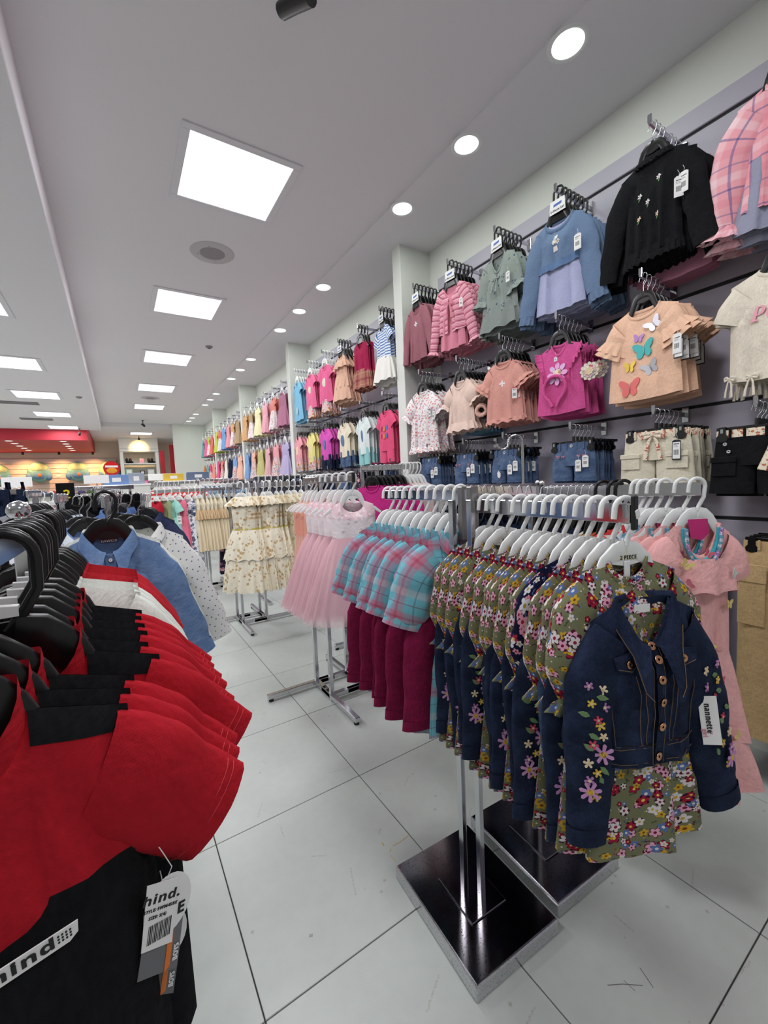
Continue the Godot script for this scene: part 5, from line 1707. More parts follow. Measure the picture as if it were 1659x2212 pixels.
	var h3 := mk_hanger("white", 0.12, 0.125)
	row(bd, h3, "butterfly_dress", along(a2.lerp(b2, 0.02), a2.lerp(b2, 0.2), 3), yaws(-33, 3, 4.0), 0.135, "long pink butterfly-print dress with turquoise necklace at the rail end", "long pink butterfly-print dress behind the one at the rail end", "dress", "pink butterfly dresses", "white hanger of a pink butterfly dress")
	s = spec({"sw": 0.1, "cw": 0.1, "hw": 0.13, "L": 0.5})
	row(new_top(s, M.purple, {"len": 0.06, "a0": 40.0, "a1": 60.0, "r0": 0.04, "r1": 0.04}), h3, "patterned_tunic", along(a2.lerp(b2, 0.26), a2.lerp(b2, 0.32), 2), yaws(-35, 2), 0.14, "turquoise and purple patterned tunic behind pink butterfly dresses", "purple patterned tunic second behind the pink butterfly dresses", "tunic", "patterned tunics", "white hanger of a purple patterned tunic")
	var pl := spec({"sw": 0.12, "cw": 0.12, "hw": 0.15, "L": 0.7, "fa": 0.01})
	row(new_top(pl, M.rstr, {"len": 0.08, "a0": 40.0, "a1": 60.0, "r0": 0.05, "r1": 0.045}), h3, "striped_dress", [a2.lerp(b2, 0.36)], yaws(-30, 1), 0.16, "red and white striped dress behind the patterned tunics", "", "dress", "striped dresses", "white hanger of the striped dress")
	var hk := mk_hanger("blackloop", 0.13, 0.14)
	row(new_top(spec({"sw": 0.12, "cw": 0.12, "hw": 0.13, "L": 0.42}), solid(226, 96, 74), {"len": 0.14, "a0": 40.0, "a1": 70.0, "r0": 0.06, "r1": 0.05}), hk, "coral_tee", [a2.lerp(b2, 0.45), a2.lerp(b2, 0.5)], yaws(-30, 2), 0.16, "coral red top on a glossy black hanger", "coral red top behind the first coral one", "top", "coral tops", "glossy black hanger of a coral top")
	row(new_top(spec({"sw": 0.12, "cw": 0.12, "hw": 0.13, "L": 0.42}), M.ystr, {"len": 0.12, "a0": 40.0, "a1": 70.0, "r0": 0.06, "r1": 0.05}), hk, "striped_tee", [a2.lerp(b2, 0.58)], yaws(-28, 1), 0.15, "yellow and white striped top behind the coral ones", "", "top", "striped tops", "glossy black hanger of the yellow striped top")
	var hbk := mk_hanger("black", 0.12, 0.13)
	row(new_top(spec({"sw": 0.12, "cw": 0.12, "hw": 0.13, "L": 0.45}), M.denim, {}), hbk, "denim_vest", along(a2.lerp(b2, 0.64), a2.lerp(b2, 0.98), 8), yaws(-30, 8), 0.16, "dark denim vest behind the yellow striped top", "dark denim vest in the hidden row behind the denim jackets", "vest", "dark denim vests", "black wire-hook hanger of a dark denim vest")
	# third rail behind, with its own stand
	var a4 := V(1.315, 1.252, -0.985)
	var b4 := V(1.56, 1.252, -1.76)
	at = V(1.62, 0, -1.5)
	n = base("clothes_rack", at, 0.0, "chrome stand with wire-hook hangers between plaid dresses and wall", "rack")
	plate_stand(n, V(0, 0, 0), V(0.3, 0.045, 0.38), 0.0)
	g = Geo.new()
	g.box(V(-0.11, 0.63, 0.0), V(0.022, 1.2, 0.022), Basis(), 0.002)
	obj("post", g, M.chrome, n)
	rail(n, a4 - at, b4 - at, 0.04, 0.013)
	g = Geo.new()
	g.ball(a4 - at + V(0, 0.012, 0), V(0.011, 0.011, 0.011))
	obj("ball_finial", g, M.chrome, n)
	row(new_top(spec({"sw": 0.11, "cw": 0.11, "hw": 0.13, "L": 0.42}), M.denim, {}), hbk, "denim_dress", along(a4.lerp(b4, 0.06), a4.lerp(b4, 0.95), 12), yaws(-15, 12), 0.17, "navy denim pinafore nearest the ball finial behind the front stand", "navy denim pinafore in the row behind the front stand", "dress", "navy denim pinafores", "black wire-hook hanger of a navy pinafore")
	# tall hook pole in front of the denim shorts
	n = base("hook_stand", V(1.5, 0, -1.2), -0.6, "slim chrome pole with a double hook before denim shorts", "stand")
	g = Geo.new()
	g.tube([V(0, 0, 0), V(0, 0.8, 0), V(0, 1.44, 0)], 0.006, 0.006, 10)
	obj("pole", g, M.chrome, n)
	g = Geo.new()
	g.lathe([V2(0, 0.012), V2(0.1, 0.012), V2(0.11, 0.004), V2(0.11, 0)], 20)
	obj("foot", g, M.worn, n)
	g = Geo.new()
	var q2 := arc(V(-0.03, 1.44), 0.03, 0, 180, 10)
	q2 += arc(V(-0.085, 1.435), 0.025, 0, -180, 8)
	g.tube(q2, 0.005, 0.005, 8)
	obj("hook", g, M.chrome, n)
	for nn in [hw, dress, navy, jk, jk2, hp, pd, cj, h3, hk, hbk]: nn.free()

# ---------------------------------------------------------------- boys' stand at the left
func mk_sport_tee() -> Node3D:
	var s := spec({"sw": 0.118, "cw": 0.122, "hw": 0.125, "L": 0.5, "nw": 0.05, "nf": 0.05, "nb": 0.004, "sl": 0.024, "d": 0.04, "d0": 0.026, "fa": 0.004, "nu": 24, "nv": 24, "wr": 0.006, "ph": 3.7})
	var un: float = s.nw / s.sw
	var n := Node3D.new()
	var g := Geo.new()
	var us := ulist(s)
	var mid := PackedFloat32Array()
	var lo := PackedFloat32Array()
	var hi := PackedFloat32Array()
	for u in us:
		if u <= -un + 0.001: lo.append(u)
		if absf(u) <= un + 0.001: mid.append(u)
		if u >= un - 0.001: hi.append(u)
	sheet(g, s, 0.0, 0.05, mid)
	sheet(g, s, 0.05, 0.28)
	obj("chest", g, M.red, n)
	for q in [lo, hi]:
		g = Geo.new()
		sheet(g, s, 0.0, 0.05, q, [1.0, -1.0], 0.0006)
		obj("shoulder_panel", g, M.black, n)
	g = Geo.new()
	sheet(g, s, 0.28, 1.0)
	obj("lower_body", g, M.black, n)
	# stand-up collar
	var p := PackedVector3Array()
	var uv := PackedVector2Array()
	for j in 4:
		for i in 25:
			var b: Vector3
			if i <= 12: b = gp(s, 1.0, un * sin(PI * (i / 12.0 - 0.5)), 0.0)
			else: b = gp(s, -1.0, -un * sin(PI * ((i - 12) / 12.0 - 0.5)), 0.0)
			p.append(b * V(1.0 - 0.02 * j, 1, 1.0) + V(0, 0.009 * j, 0.002 * j * signf(b.z)))
			uv.append(V2(i * 0.01, j * 0.01))
	g = Geo.new()
	g.grid(p, 25, 4, uv)
	obj("collar", g, M.red, n)
	var o := {"len": 0.135, "a0": 26.0, "a1": 46.0, "r0": 0.058, "r1": 0.047, "flat": 0.5, "nl": 12, "ns": 20, "wr": 0.06}
	for side in [-1.0, 1.0]:
		g = Geo.new()
		var e := sleeve(g, s, side, o)
		var sl := obj("sleeve", g, M.red, n)
		for k in 2:
			var q := []
			for i in 25:
				var f := TAU * i / 24
				q.append(e.pos - e.dir * (0.016 + 0.008 * k) + (e.perp * cos(f) + V(0, 0, e.flat) * sin(f)) * (e.r * 1.03))
			g = Geo.new()
			g.tube(q, 0.0006, 0.0006, 4, e.dir, false)
			obj("hem_stitching", g, M.rededge, sl)
	g = Geo.new()
	var x := surf(s, 0.30, 0.40, 0.002)
	x = Transform3D(Basis(Vector3.BACK, 0.05) * Basis.from_scale(V(0.8, 0.8, 1)), V(0.04, -0.165, 0.046))
	g.slab(PackedVector2Array([V2(-0.032, -0.008), V2(0.024, -0.008), V2(0.031, -0.003), V2(0.032, 0.008), V2(-0.024, 0.008), V2(-0.032, 0.002)]), 0.001, x)
	var lg := obj("logo_plate", g, M.card, n)
	lettering(lg, "hind", 0.0145, M.ink, x * Transform3D(Basis(), V(-0.009, 0.001, 0.001)), false, 800, true, 1.5)
	for i in 3:
		for j in 4:
			g = Geo.new()
			g.lathe([V2(0, 0.0006), V2(0.0009, 0.0006), V2(0.0009, 0)], 6)
			share("logo_dot", g.mesh(M.ink), lg, x * Transform3D(Basis(Vector3.RIGHT, PI / 2), V(0.0165 + 0.003 * j, 0.004 - 0.003 * i, 0.0006)))
	return n
func swing_tags(par: Node3D, at: Vector3, yw: float) -> void:
	var n := Node3D.new()
	n.name = "swing_tags"
	par.add_child(n, true)
	n.transform = Transform3D(Basis(Vector3.UP, yw) * Basis(Vector3.BACK, -0.2), at)
	var g := Geo.new()
	g.slab(PackedVector2Array([V2(-0.016, -0.066), V2(0.018, -0.074), V2(0.018, 0.0), V2(-0.014, 0.006)]), 0.0008, Transform3D(Basis(), V(0.004, -0.012, -0.004)))
	obj("grey_card", g, M.greycard, n)
	g = Geo.new()
	g.slab(PackedVector2Array([V2(0.008, -0.0835), V2(0.0125, -0.08), V2(0.0125, -0.012), V2(0.008, -0.012)]), 0.0008, Transform3D(Basis(), V(0.002, 0, -0.0028)))
	obj("orange_stripe", g, M.orangecard, n)
	g = Geo.new()
	var o := PackedVector2Array()
	for i in 24: o.append(V2(0.02 * cos(TAU * i / 24), 0.027 * sin(TAU * i / 24)))
	g.slab(o, 0.001, Transform3D(Basis(), V(0.006, -0.022, -0.002)))
	var ov := obj("oval_card", g, M.card, n)
	lettering(ov, "E", 0.014, M.ink, Transform3D(Basis(), V(0.018, -0.03, -0.001)))
	g = Geo.new()
	g.slab(PackedVector2Array([V2(-0.013, -0.052), V2(0.013, -0.057), V2(0.011, 0.0), V2(-0.015, 0.005)]), 0.0008)
	var wc := obj("white_card", g, M.card, n)
	lettering(wc, "hind.", 0.0105, M.ink, Transform3D(Basis(Vector3.BACK, -0.16), V(-0.001, -0.011, 0.0006)), false, 800, true, 1.3)
	lettering(wc, "STYLE: 5W064SBK", 0.0035, M.ink, Transform3D(Basis(Vector3.BACK, -0.16), V(-0.001, -0.02, 0.0006)))
	lettering(wc, "SIZE: S(4)", 0.0035, M.ink, Transform3D(Basis(Vector3.BACK, -0.16), V(-0.003, -0.026, 0.0006)))
	lettering(n, "BOYS", 0.006, M.card, Transform3D(Basis(Vector3.BACK, PI / 2), V(0.0185, -0.07, -0.0024)))
	for k in 14:
		g = Geo.new()
		g.box(V(-0.009 + 0.0014 * k, -0.04, 0.0007), V(0.0004 + 0.0004 * (k * 5 % 3) * 0.6, 0.016, 0.0006))
		obj("barcode_bar", g, M.ink, wc)
	g = Geo.new()
	g.tube([V(0, -0.001, 0), V(0.006, 0.01, -0.004), V(-0.001, 0.022, -0.01), V(-0.006, 0.03, -0.02)], 0.0005, 0.0005, 5)
	obj("tag_string", g, M.card, n)
func mk_button_shirt(m: Material, w := 0.14, ls := true, sprd := 0.0) -> Node3D:
	var s := spec({"sw": w, "cw": w, "hw": w * 1.02, "L": 0.46, "nw": 0.056, "nf": 0.055, "nb": 0.0, "sl": 0.04, "sharp": 1.0, "d": 0.04, "fa": 0.005, "nu": 20, "nv": 18, "wr": 0.008})
	var o := {"len": 0.36, "a0": 46.0, "a1": 72.0, "r0": 0.066, "r1": 0.05, "flat": 0.5, "nl": 14, "ns": 16, "wr": 0.1, "cuff": 0.04}
	if not ls: o = {"len": 0.14, "a0": 36.0, "a1": 54.0, "r0": 0.066, "r1": 0.06, "flat": 0.5, "nl": 8, "ns": 14, "wr": 0.08}
	var n := new_top(s, m, o, false)
	collar(n, s, m, 0.045, 0.035, 0.02)
	var g := Geo.new()
	sheet(g, s, 0.02, 0.99, PackedFloat32Array([-0.1, -0.03, 0.03, 0.1]), [1.0], 0.004)
	obj("placket", g, m, n)
	for k in 5: button(n, surf(s, 0.0, 0.07 + 0.19 * k, 0.006), 0.0055, M.card)
	return n
func left_stand() -> void:
	var at := V(-0.13, 0, -0.62)
	var n := base("clothes_rack", at, 0.0, "chrome stand with ball finial carrying red and black tees", "rack")
	var A := V(-0.135, 1.252, -0.30)
	var B := V(-0.135, 1.252, -0.90)
	rail(n, A - at, B - at, 0.038, 0.013)
	var g := Geo.new()
	g.box(V(-0.005, 0.61, -0.265), V(0.026, 1.22, 0.026), Basis(), 0.002)
	obj("post", g, M.chrome, n)
	g = Geo.new()
	g.ball(B - at + V(-0.005, 0.024, 0.0), V(0.017, 0.017, 0.017), 16, 12)
	obj("ball_finial", g, M.chrome, n)
	plate_stand(n, V(-0.05, 0, -0.2), V(0.36, 0.045, 0.36))
	var hk := mk_hanger("blackloop", 0.105, 0.12)
	g = Geo.new()
	g.slab(PackedVector2Array([V2(-0.008, -0.07), V2(0.01, -0.07), V2(0.01, -0.06), V2(-0.008, -0.058)]), 0.011)
	obj("size_clip", g, M.card, hk)
	var tee := mk_sport_tee()
	var zs := [-0.415, -0.452, -0.485, -0.54, -0.585, -0.63, -0.675, -0.715, -0.755]
	var xs := [-0.124, -0.122, -0.118, -0.092, -0.1, -0.098, -0.1, -0.102, -0.1]
	for i in zs.size():
		var yw := deg_to_rad([10, 8, 7, 2, 6, 8, 5, 7, 6][i])
		put(hk, hk.name, V(xs[i] - 0.01, 1.252, zs[i]), yw, "black plastic hanger of a red and black sport tee", "hanger", "black hangers of the sport tees")
		var t := put(tee, "sport_tee", V(xs[i], 1.132, zs[i]), yw, "red and black sport tee with logo plate, foremost on the left stand" if i == 0 else "red and black sport tee in the row on the left stand", "tee", "red and black sport tees", V(1, 1, 1.0 if i == 0 else 0.75))
		if i == 1: swing_tags(t, V(0.122, -0.185, 0.085), 0.1)
		if i == 3: swing_tags(t, V(0.09, -0.235, 0.15), -0.2)
	tee.free()
	# ivory and plain red tees further along
	var s := spec({"sw": 0.165, "cw": 0.15, "hw": 0.155, "L": 0.45, "nw": 0.066, "nf": 0.05, "sl": 0.03, "d0": 0.022, "wr": 0.006, "nu": 18, "nv": 16})
	var SS := {"len": 0.14, "a0": 34.0, "a1": 58.0, "r0": 0.066, "r1": 0.058, "flat": 0.45, "nl": 9, "ns": 16}
	var A2 := V(-0.142, 1.25, -0.915)
	var B2 := V(-0.14, 1.25, -1.3)
	n = base("clothes_rack", V(-0.16, 0, -1.2), 0.0, "chrome stand carrying ivory and plain red tees", "rack")
	rail(n, A2 - V(-0.16, 0, -1.2), B2 - V(-0.16, 0, -1.2))
	g = Geo.new()
	g.bar(V(0.018, 0.0, 0.07), V(0.018, 1.22, 0.07), 0.024, 0.024)
	obj("post", g, M.chrome, n)
	plate_stand(n, V(0.0, 0, 0), V(0.32, 0.045, 0.32))
	var ivory := new_top(s, M.ivory, SS)
	row(ivory, hk, "ivory_tee", [V(-0.142, 1.25, -0.93), V(-0.142, 1.25, -0.975), V(-0.142, 1.25, -1.02)], yaws(6, 3, 3), 0.13, "ivory tee nearest the red and black tees", "ivory tee between the first ivory and plain red tees", "tee", "ivory tees", "black hanger of an ivory tee", Vector3.ZERO, 0.6)
	var red := new_top(s, M.redp, SS)
	row(red, hk, "red_tee", [V(-0.14, 1.25, -1.1), V(-0.14, 1.25, -1.14), V(-0.14, 1.25, -1.18), V(-0.14, 1.25, -1.22)], yaws(4, 4, 3), 0.13, "plain red tee next to the ivory tees", "plain red tee in the row before the blue shirt", "tee", "plain red tees", "black hanger of a plain red tee", Vector3.ZERO, 0.6)
	# blue shirt and the shirts behind it
	n = base("clothes_rack", V(-0.04, 0, -1.95), 0.0, "chrome stand carrying the blue chambray shirt and pale shirts", "rack")
	rail(n, V(0.0, 1.29, 0.42), V(0.0, 1.29, -0.35))
	g = Geo.new()
	g.bar(V(0, 0, -0.1), V(0, 1.26, -0.1), 0.024, 0.024)
	obj("post", g, M.chrome, n)
	plate_stand(n, V(0, 0, -0.1), V(0.34, 0.045, 0.34))
	var hk2 := mk_hanger("blackloop", 0.13, 0.125)
	var hk3 := mk_hanger("black", 0.12, 0.12)
	var bl := mk_button_shirt(M.cham, 0.14)
	g = Geo.new()
	g.box(V(0, -0.013, -0.01), V(0.046, 0.018, 0.002))
	var lb := obj("brand_label", g, M.ink, bl)
	lettering(lb, "HAWKID", 0.011, M.card, Transform3D(Basis(), V(0, -0.017, -0.0084)), false, 800)
	row(bl, hk2, "chambray_shirt", [V(-0.035, 1.29, -1.55)], [deg_to_rad(-2)], 0.12, "blue chambray button shirt with pointed collar", "", "shirt", "button shirts", "black hanger of the blue chambray shirt")
	var mats := [M.ivory, M.dots, M.bluest, M.dots, M.bluest, M.cham]
	var dn := ["white shirt just behind the blue chambray shirt", "white dotted shirt showing past the blue chambray shirt", "blue and white striped shirt behind the chambray shirt", "second white dotted shirt behind the striped one", "second striped shirt further behind", "pale chambray shirt at the back of its stand"]
	for i in 6:
		row(mk_button_shirt(mats[i], 0.135 if i > 0 else 0.145), hk3, "button_shirt", [V(-0.035 + [0.0, 0.09, -0.06, 0.06, -0.09, 0.03][i], 1.29, -1.62 - 0.07 * i)], [deg_to_rad([0, -8, 8, -4, 10, 0][i])], 0.12, dn[i], "", "shirt", "button shirts", "black hanger of the " + dn[i])
	# two more stands to the left and behind
	var st := [
		[V(-0.43, 1.3, -1.7), M.bluest, "striped pale blue shirt on the stand left of the chambray shirt", 4, 8.0],
		[V(-0.55, 1.3, -2.2), M.dots, "dotted shirt on the stand left of the chambray shirt", 3, 12.0],
		[V(-0.25, 1.3, -2.5), solid(206, 214, 226), "pale grey-blue shirt behind the dotted shirts", 3, 0.0],
		[V(-0.02, 1.31, -2.75), solid(96, 124, 178), "mid blue shirt behind the pale grey-blue shirts", 4, -6.0],
		[V(0.12, 1.28, -2.6), solid(56, 62, 92), "navy shirt at the right of the blue shirts", 3, -14.0],
		[V(-0.42, 1.33, -3.0), solid(140, 142, 148), "grey hooded top in the far boys' row", 4, 10.0],
		[V(-0.12, 1.33, -3.2), M.black, "black top in the far boys' row", 4, 0.0]]
	for q: Array in st:
		var sh := mk_button_shirt(q[1], 0.13, q[4] < 5.0) if not "hood" in q[2] else new_top(s, q[1], SS)
		var pts := []
		for k in q[3]: pts.append(q[0] + V(0.01 * k, 0, -0.055 * k))
		row(sh, hk3, "boys_shirt", pts, yaws(q[4], q[3], 4), 0.12, "foremost " + q[2], q[2], "shirt", q[2] + " row", "wire-hook hanger of a " + q[2])
		var c := base("clothes_rack", V(q[0].x, 0, q[0].z - 0.08), 0.0, "chrome stand holding each " + q[2], "rack")
		rail(c, V(0, q[0].y, 0.1), V(0.02, q[0].y, -0.2))
		g = Geo.new()
		g.bar(V(0.0, 0, -0.16), V(0.0, q[0].y, -0.16), 0.024, 0.024)
		obj("post", g, M.chrome, c)
		plate_stand(c, V(0, 0, -0.16), V(0.3, 0.045, 0.3))
	# empty black hangers bunched at the near stand's far arm
	for k in 7: put(hk, hk.name, V(-0.2 - 0.01 * k, 1.252, -0.98 - 0.03 * k), deg_to_rad(40), "empty black hanger bunched beyond the ball finial", "hanger", "empty black hangers")
	for h in [hk, hk2, hk3]: h.free()

# ---------------------------------------------------------------- stands along the aisle
func aisle_stands() -> void:
	var hw := mk_hanger("white", 0.165, 0.135)
	var hs := mk_hanger("white", 0.09, 0.12)
	var a := V(0.995, 1.335, -1.83)
	var b := V(1.0, 1.335, -2.42)
	var n := pinwheel(V(1.09, 0, -2.31), "chrome stand with pinwheel feet carrying pink tulle dresses", 1.34, [[a, b]])
	var g := Geo.new()
	g.box(a - V(1.09, 0, -2.31) + V(0, -0.015, 0.006), V(0.018, 0.05, 0.01), Basis(), 0.002)
	obj("end_cap", g, M.bmatte, n)
	row(mk_tulle(), hw, "tulle_dress", along(a.lerp(b, 0.03), a.lerp(b, 0.6), 5), yaws(-14, 5, 4), 0.15, "pale pink tulle dress with lace bodice and rose, foremost on its stand", "pale pink tulle dress with lace bodice in its row", "dress", "pink tulle dresses", "wide white hanger of a pink tulle dress", Vector3.ZERO, 0.8)
	var s := spec({"sw": 0.1, "cw": 0.105, "hw": 0.11, "L": 0.22})
	var pe := new_top(s, solid(240, 176, 156), {})
	g = Geo.new()
	skirt(g, -0.2, 0.1, 0.035, -0.5, 0.13, 0.06, 12.0, 0.1)
	obj("skirt", g, solid(240, 190, 172), pe)
	row(pe, hw, "peach_dress", along(a.lerp(b, 0.7), a.lerp(b, 0.97), 4), yaws(-14, 4, 4), 0.15, "peach sleeveless dress behind the pink tulle dresses", "peach sleeveless dress deeper in the tulle row", "dress", "peach dresses", "wide white hanger of a peach dress", Vector3.ZERO, 0.6)
	# cream flowered dresses
	n = pinwheel(V(1.0, 0, -4.02), "chrome stand with pinwheel feet carrying cream flowered dresses", 1.33, [[V(0.82, 1.325, -3.42), V(1.36, 1.325, -3.42)], [V(1.0, 1.325, -3.42), V(1.0, 1.325, -3.95)]])
	var cr := mk_cream()
	row(cr, hs, "cream_dress", [V(0.83, 1.325, -3.42), V(1.03, 1.325, -3.38)], [deg_to_rad(-40), deg_to_rad(-28)], 0.13, "cream flowered tiered dress at the rail end with yellow ribbon", "cream flowered tiered dress turned outward in the middle of its rail", "dress", "cream tiered dresses", "white hanger of an outward-turned cream dress", Vector3.ZERO, 1.0, true)
	row(cr, hs, "cream_dress", along(V(0.89, 1.325, -3.42), V(1.34, 1.325, -3.42), 9), yaws(-80, 9, 10), 0.13, "cream flowered dress seen edge-on in its rail", "cream flowered dress seen edge-on in its rail", "dress", "edge-on cream dresses", "white hanger of an edge-on cream dress", Vector3.ZERO, 0.3)
	# mixed dresses on the far stand
	n = pinwheel(V(1.02, 0, -5.68), "chrome stand with pinwheel feet carrying beige and mixed dresses", 1.3, [[V(0.36, 1.3, -5.6), V(1.36, 1.3, -5.6)]])
	var mix := [[0.38, -60, solid(178, 34, 52), 0.62, "red dress at the left end of the mixed rail"], [0.46, -50, solid(150, 160, 120), 0.68, "sage green tulle dress on the mixed rail"], [0.53, -35, solid(162, 218, 206), 0.85, "mint dress with cape sleeves on the mixed rail"], [0.62, -45, solid(232, 122, 146), 0.9, "pink lace dress with tag on the mixed rail"], [0.72, -50, M.bwf, 0.9, "white dress with grey flowers on the mixed rail"], [1.16, -60, M.darkf, 1.0, "dark dress with pink flowers on the mixed rail"], [1.26, -50, M.zebra, 0.8, "black and white zebra dress on the mixed rail"]]
	for q: Array in mix:
		s = spec({"sw": 0.1, "cw": 0.105, "hw": 0.1, "L": 0.24, "nu": 12, "nv": 8})
		var d := new_top(s, q[2], {"len": 0.1, "a0": 40.0, "a1": 65.0, "r0": 0.06, "r1": 0.06, "flat": 0.6} if q[0] in [0.53, 1.16] else {}, false)
		g = Geo.new()
		skirt(g, -0.22, 0.1, 0.045, -q[3], 0.17, 0.1, 8.0, 0.12, q[0] * 9.0, 40, 6)
		obj("skirt", g, q[2], d)
		if "tag" in q[4]: price_tag(d, Transform3D(Basis(), V(0.05, -0.2, 0.08)), 0.06, 0.1)
		row(d, hs, "mixed_dress", [V(q[0], 1.3, -5.6)], [deg_to_rad(q[1])], 0.12, q[4], "", "dress", "dresses on the mixed rail", "white hanger of the " + q[4])
	s = spec({"sw": 0.09, "cw": 0.1, "hw": 0.08, "L": 0.22, "fa": 0.012, "fn": 6.0})
	var bg := new_top(s, solid(240, 230, 206), {})
	g = Geo.new()
	skirt(g, -0.15, 0.09, 0.04, -0.27, 0.125, 0.07, 9.0, 0.16)
	obj("waist_ruffle", g, solid(214, 186, 148), bg)
	g = Geo.new()
	skirt(g, -0.2, 0.085, 0.045, -0.66, 0.15, 0.09, 8.0, 0.12)
	obj("skirt", g, solid(232, 216, 184), bg)
	row(bg, hs, "beige_dress", along(V(0.8, 1.3, -5.6), V(1.12, 1.3, -5.6), 7), yaws(-68, 7, 8), 0.12, "beige dress with ruffled waist, first in its group", "beige dress with ruffled waist in its group", "dress", "beige dresses", "white hanger of a beige dress", Vector3.ZERO, 0.8)
	# magenta tops on the stand near the wall
	a = V(1.56, 1.41, -2.62)
	b = V(1.93, 1.41, -2.5)
	n = pinwheel(V(1.75, 0, -2.75), "chrome stand with pinwheel feet carrying magenta tops", 1.42, [[a, b]])
	var hb := mk_hanger("black", 0.13)
	var mg := new_top(spec({"sw": 0.13, "cw": 0.13, "hw": 0.14, "L": 0.5}), solid(196, 50, 132), {"len": 0.3, "a0": 44.0, "a1": 80.0, "r0": 0.06, "r1": 0.045})
	row(mg, hb, "magenta_shirt", along(a.lerp(b, 0.05), a.lerp(b, 0.6), 7), yaws(-55, 7, 5), 0.17, "magenta long-sleeved top at the end of its row", "magenta long-sleeved top in its row", "top", "magenta tops", "black hanger of a magenta top")
	var pk := new_top(spec({"sw": 0.11, "cw": 0.11, "hw": 0.13, "L": 0.5}), solid(236, 206, 204), {})
	row(pk, hw, "blush_tee", along(a.lerp(b, 0.68), a.lerp(b, 0.98), 5), yaws(-50, 5, 5), 0.16, "blush top on a white hanger beside the magenta row", "blush top further along beside the magenta row", "top", "blush tops", "white hanger of a blush top")
	for h in [hw, hs, hb]: h.free()

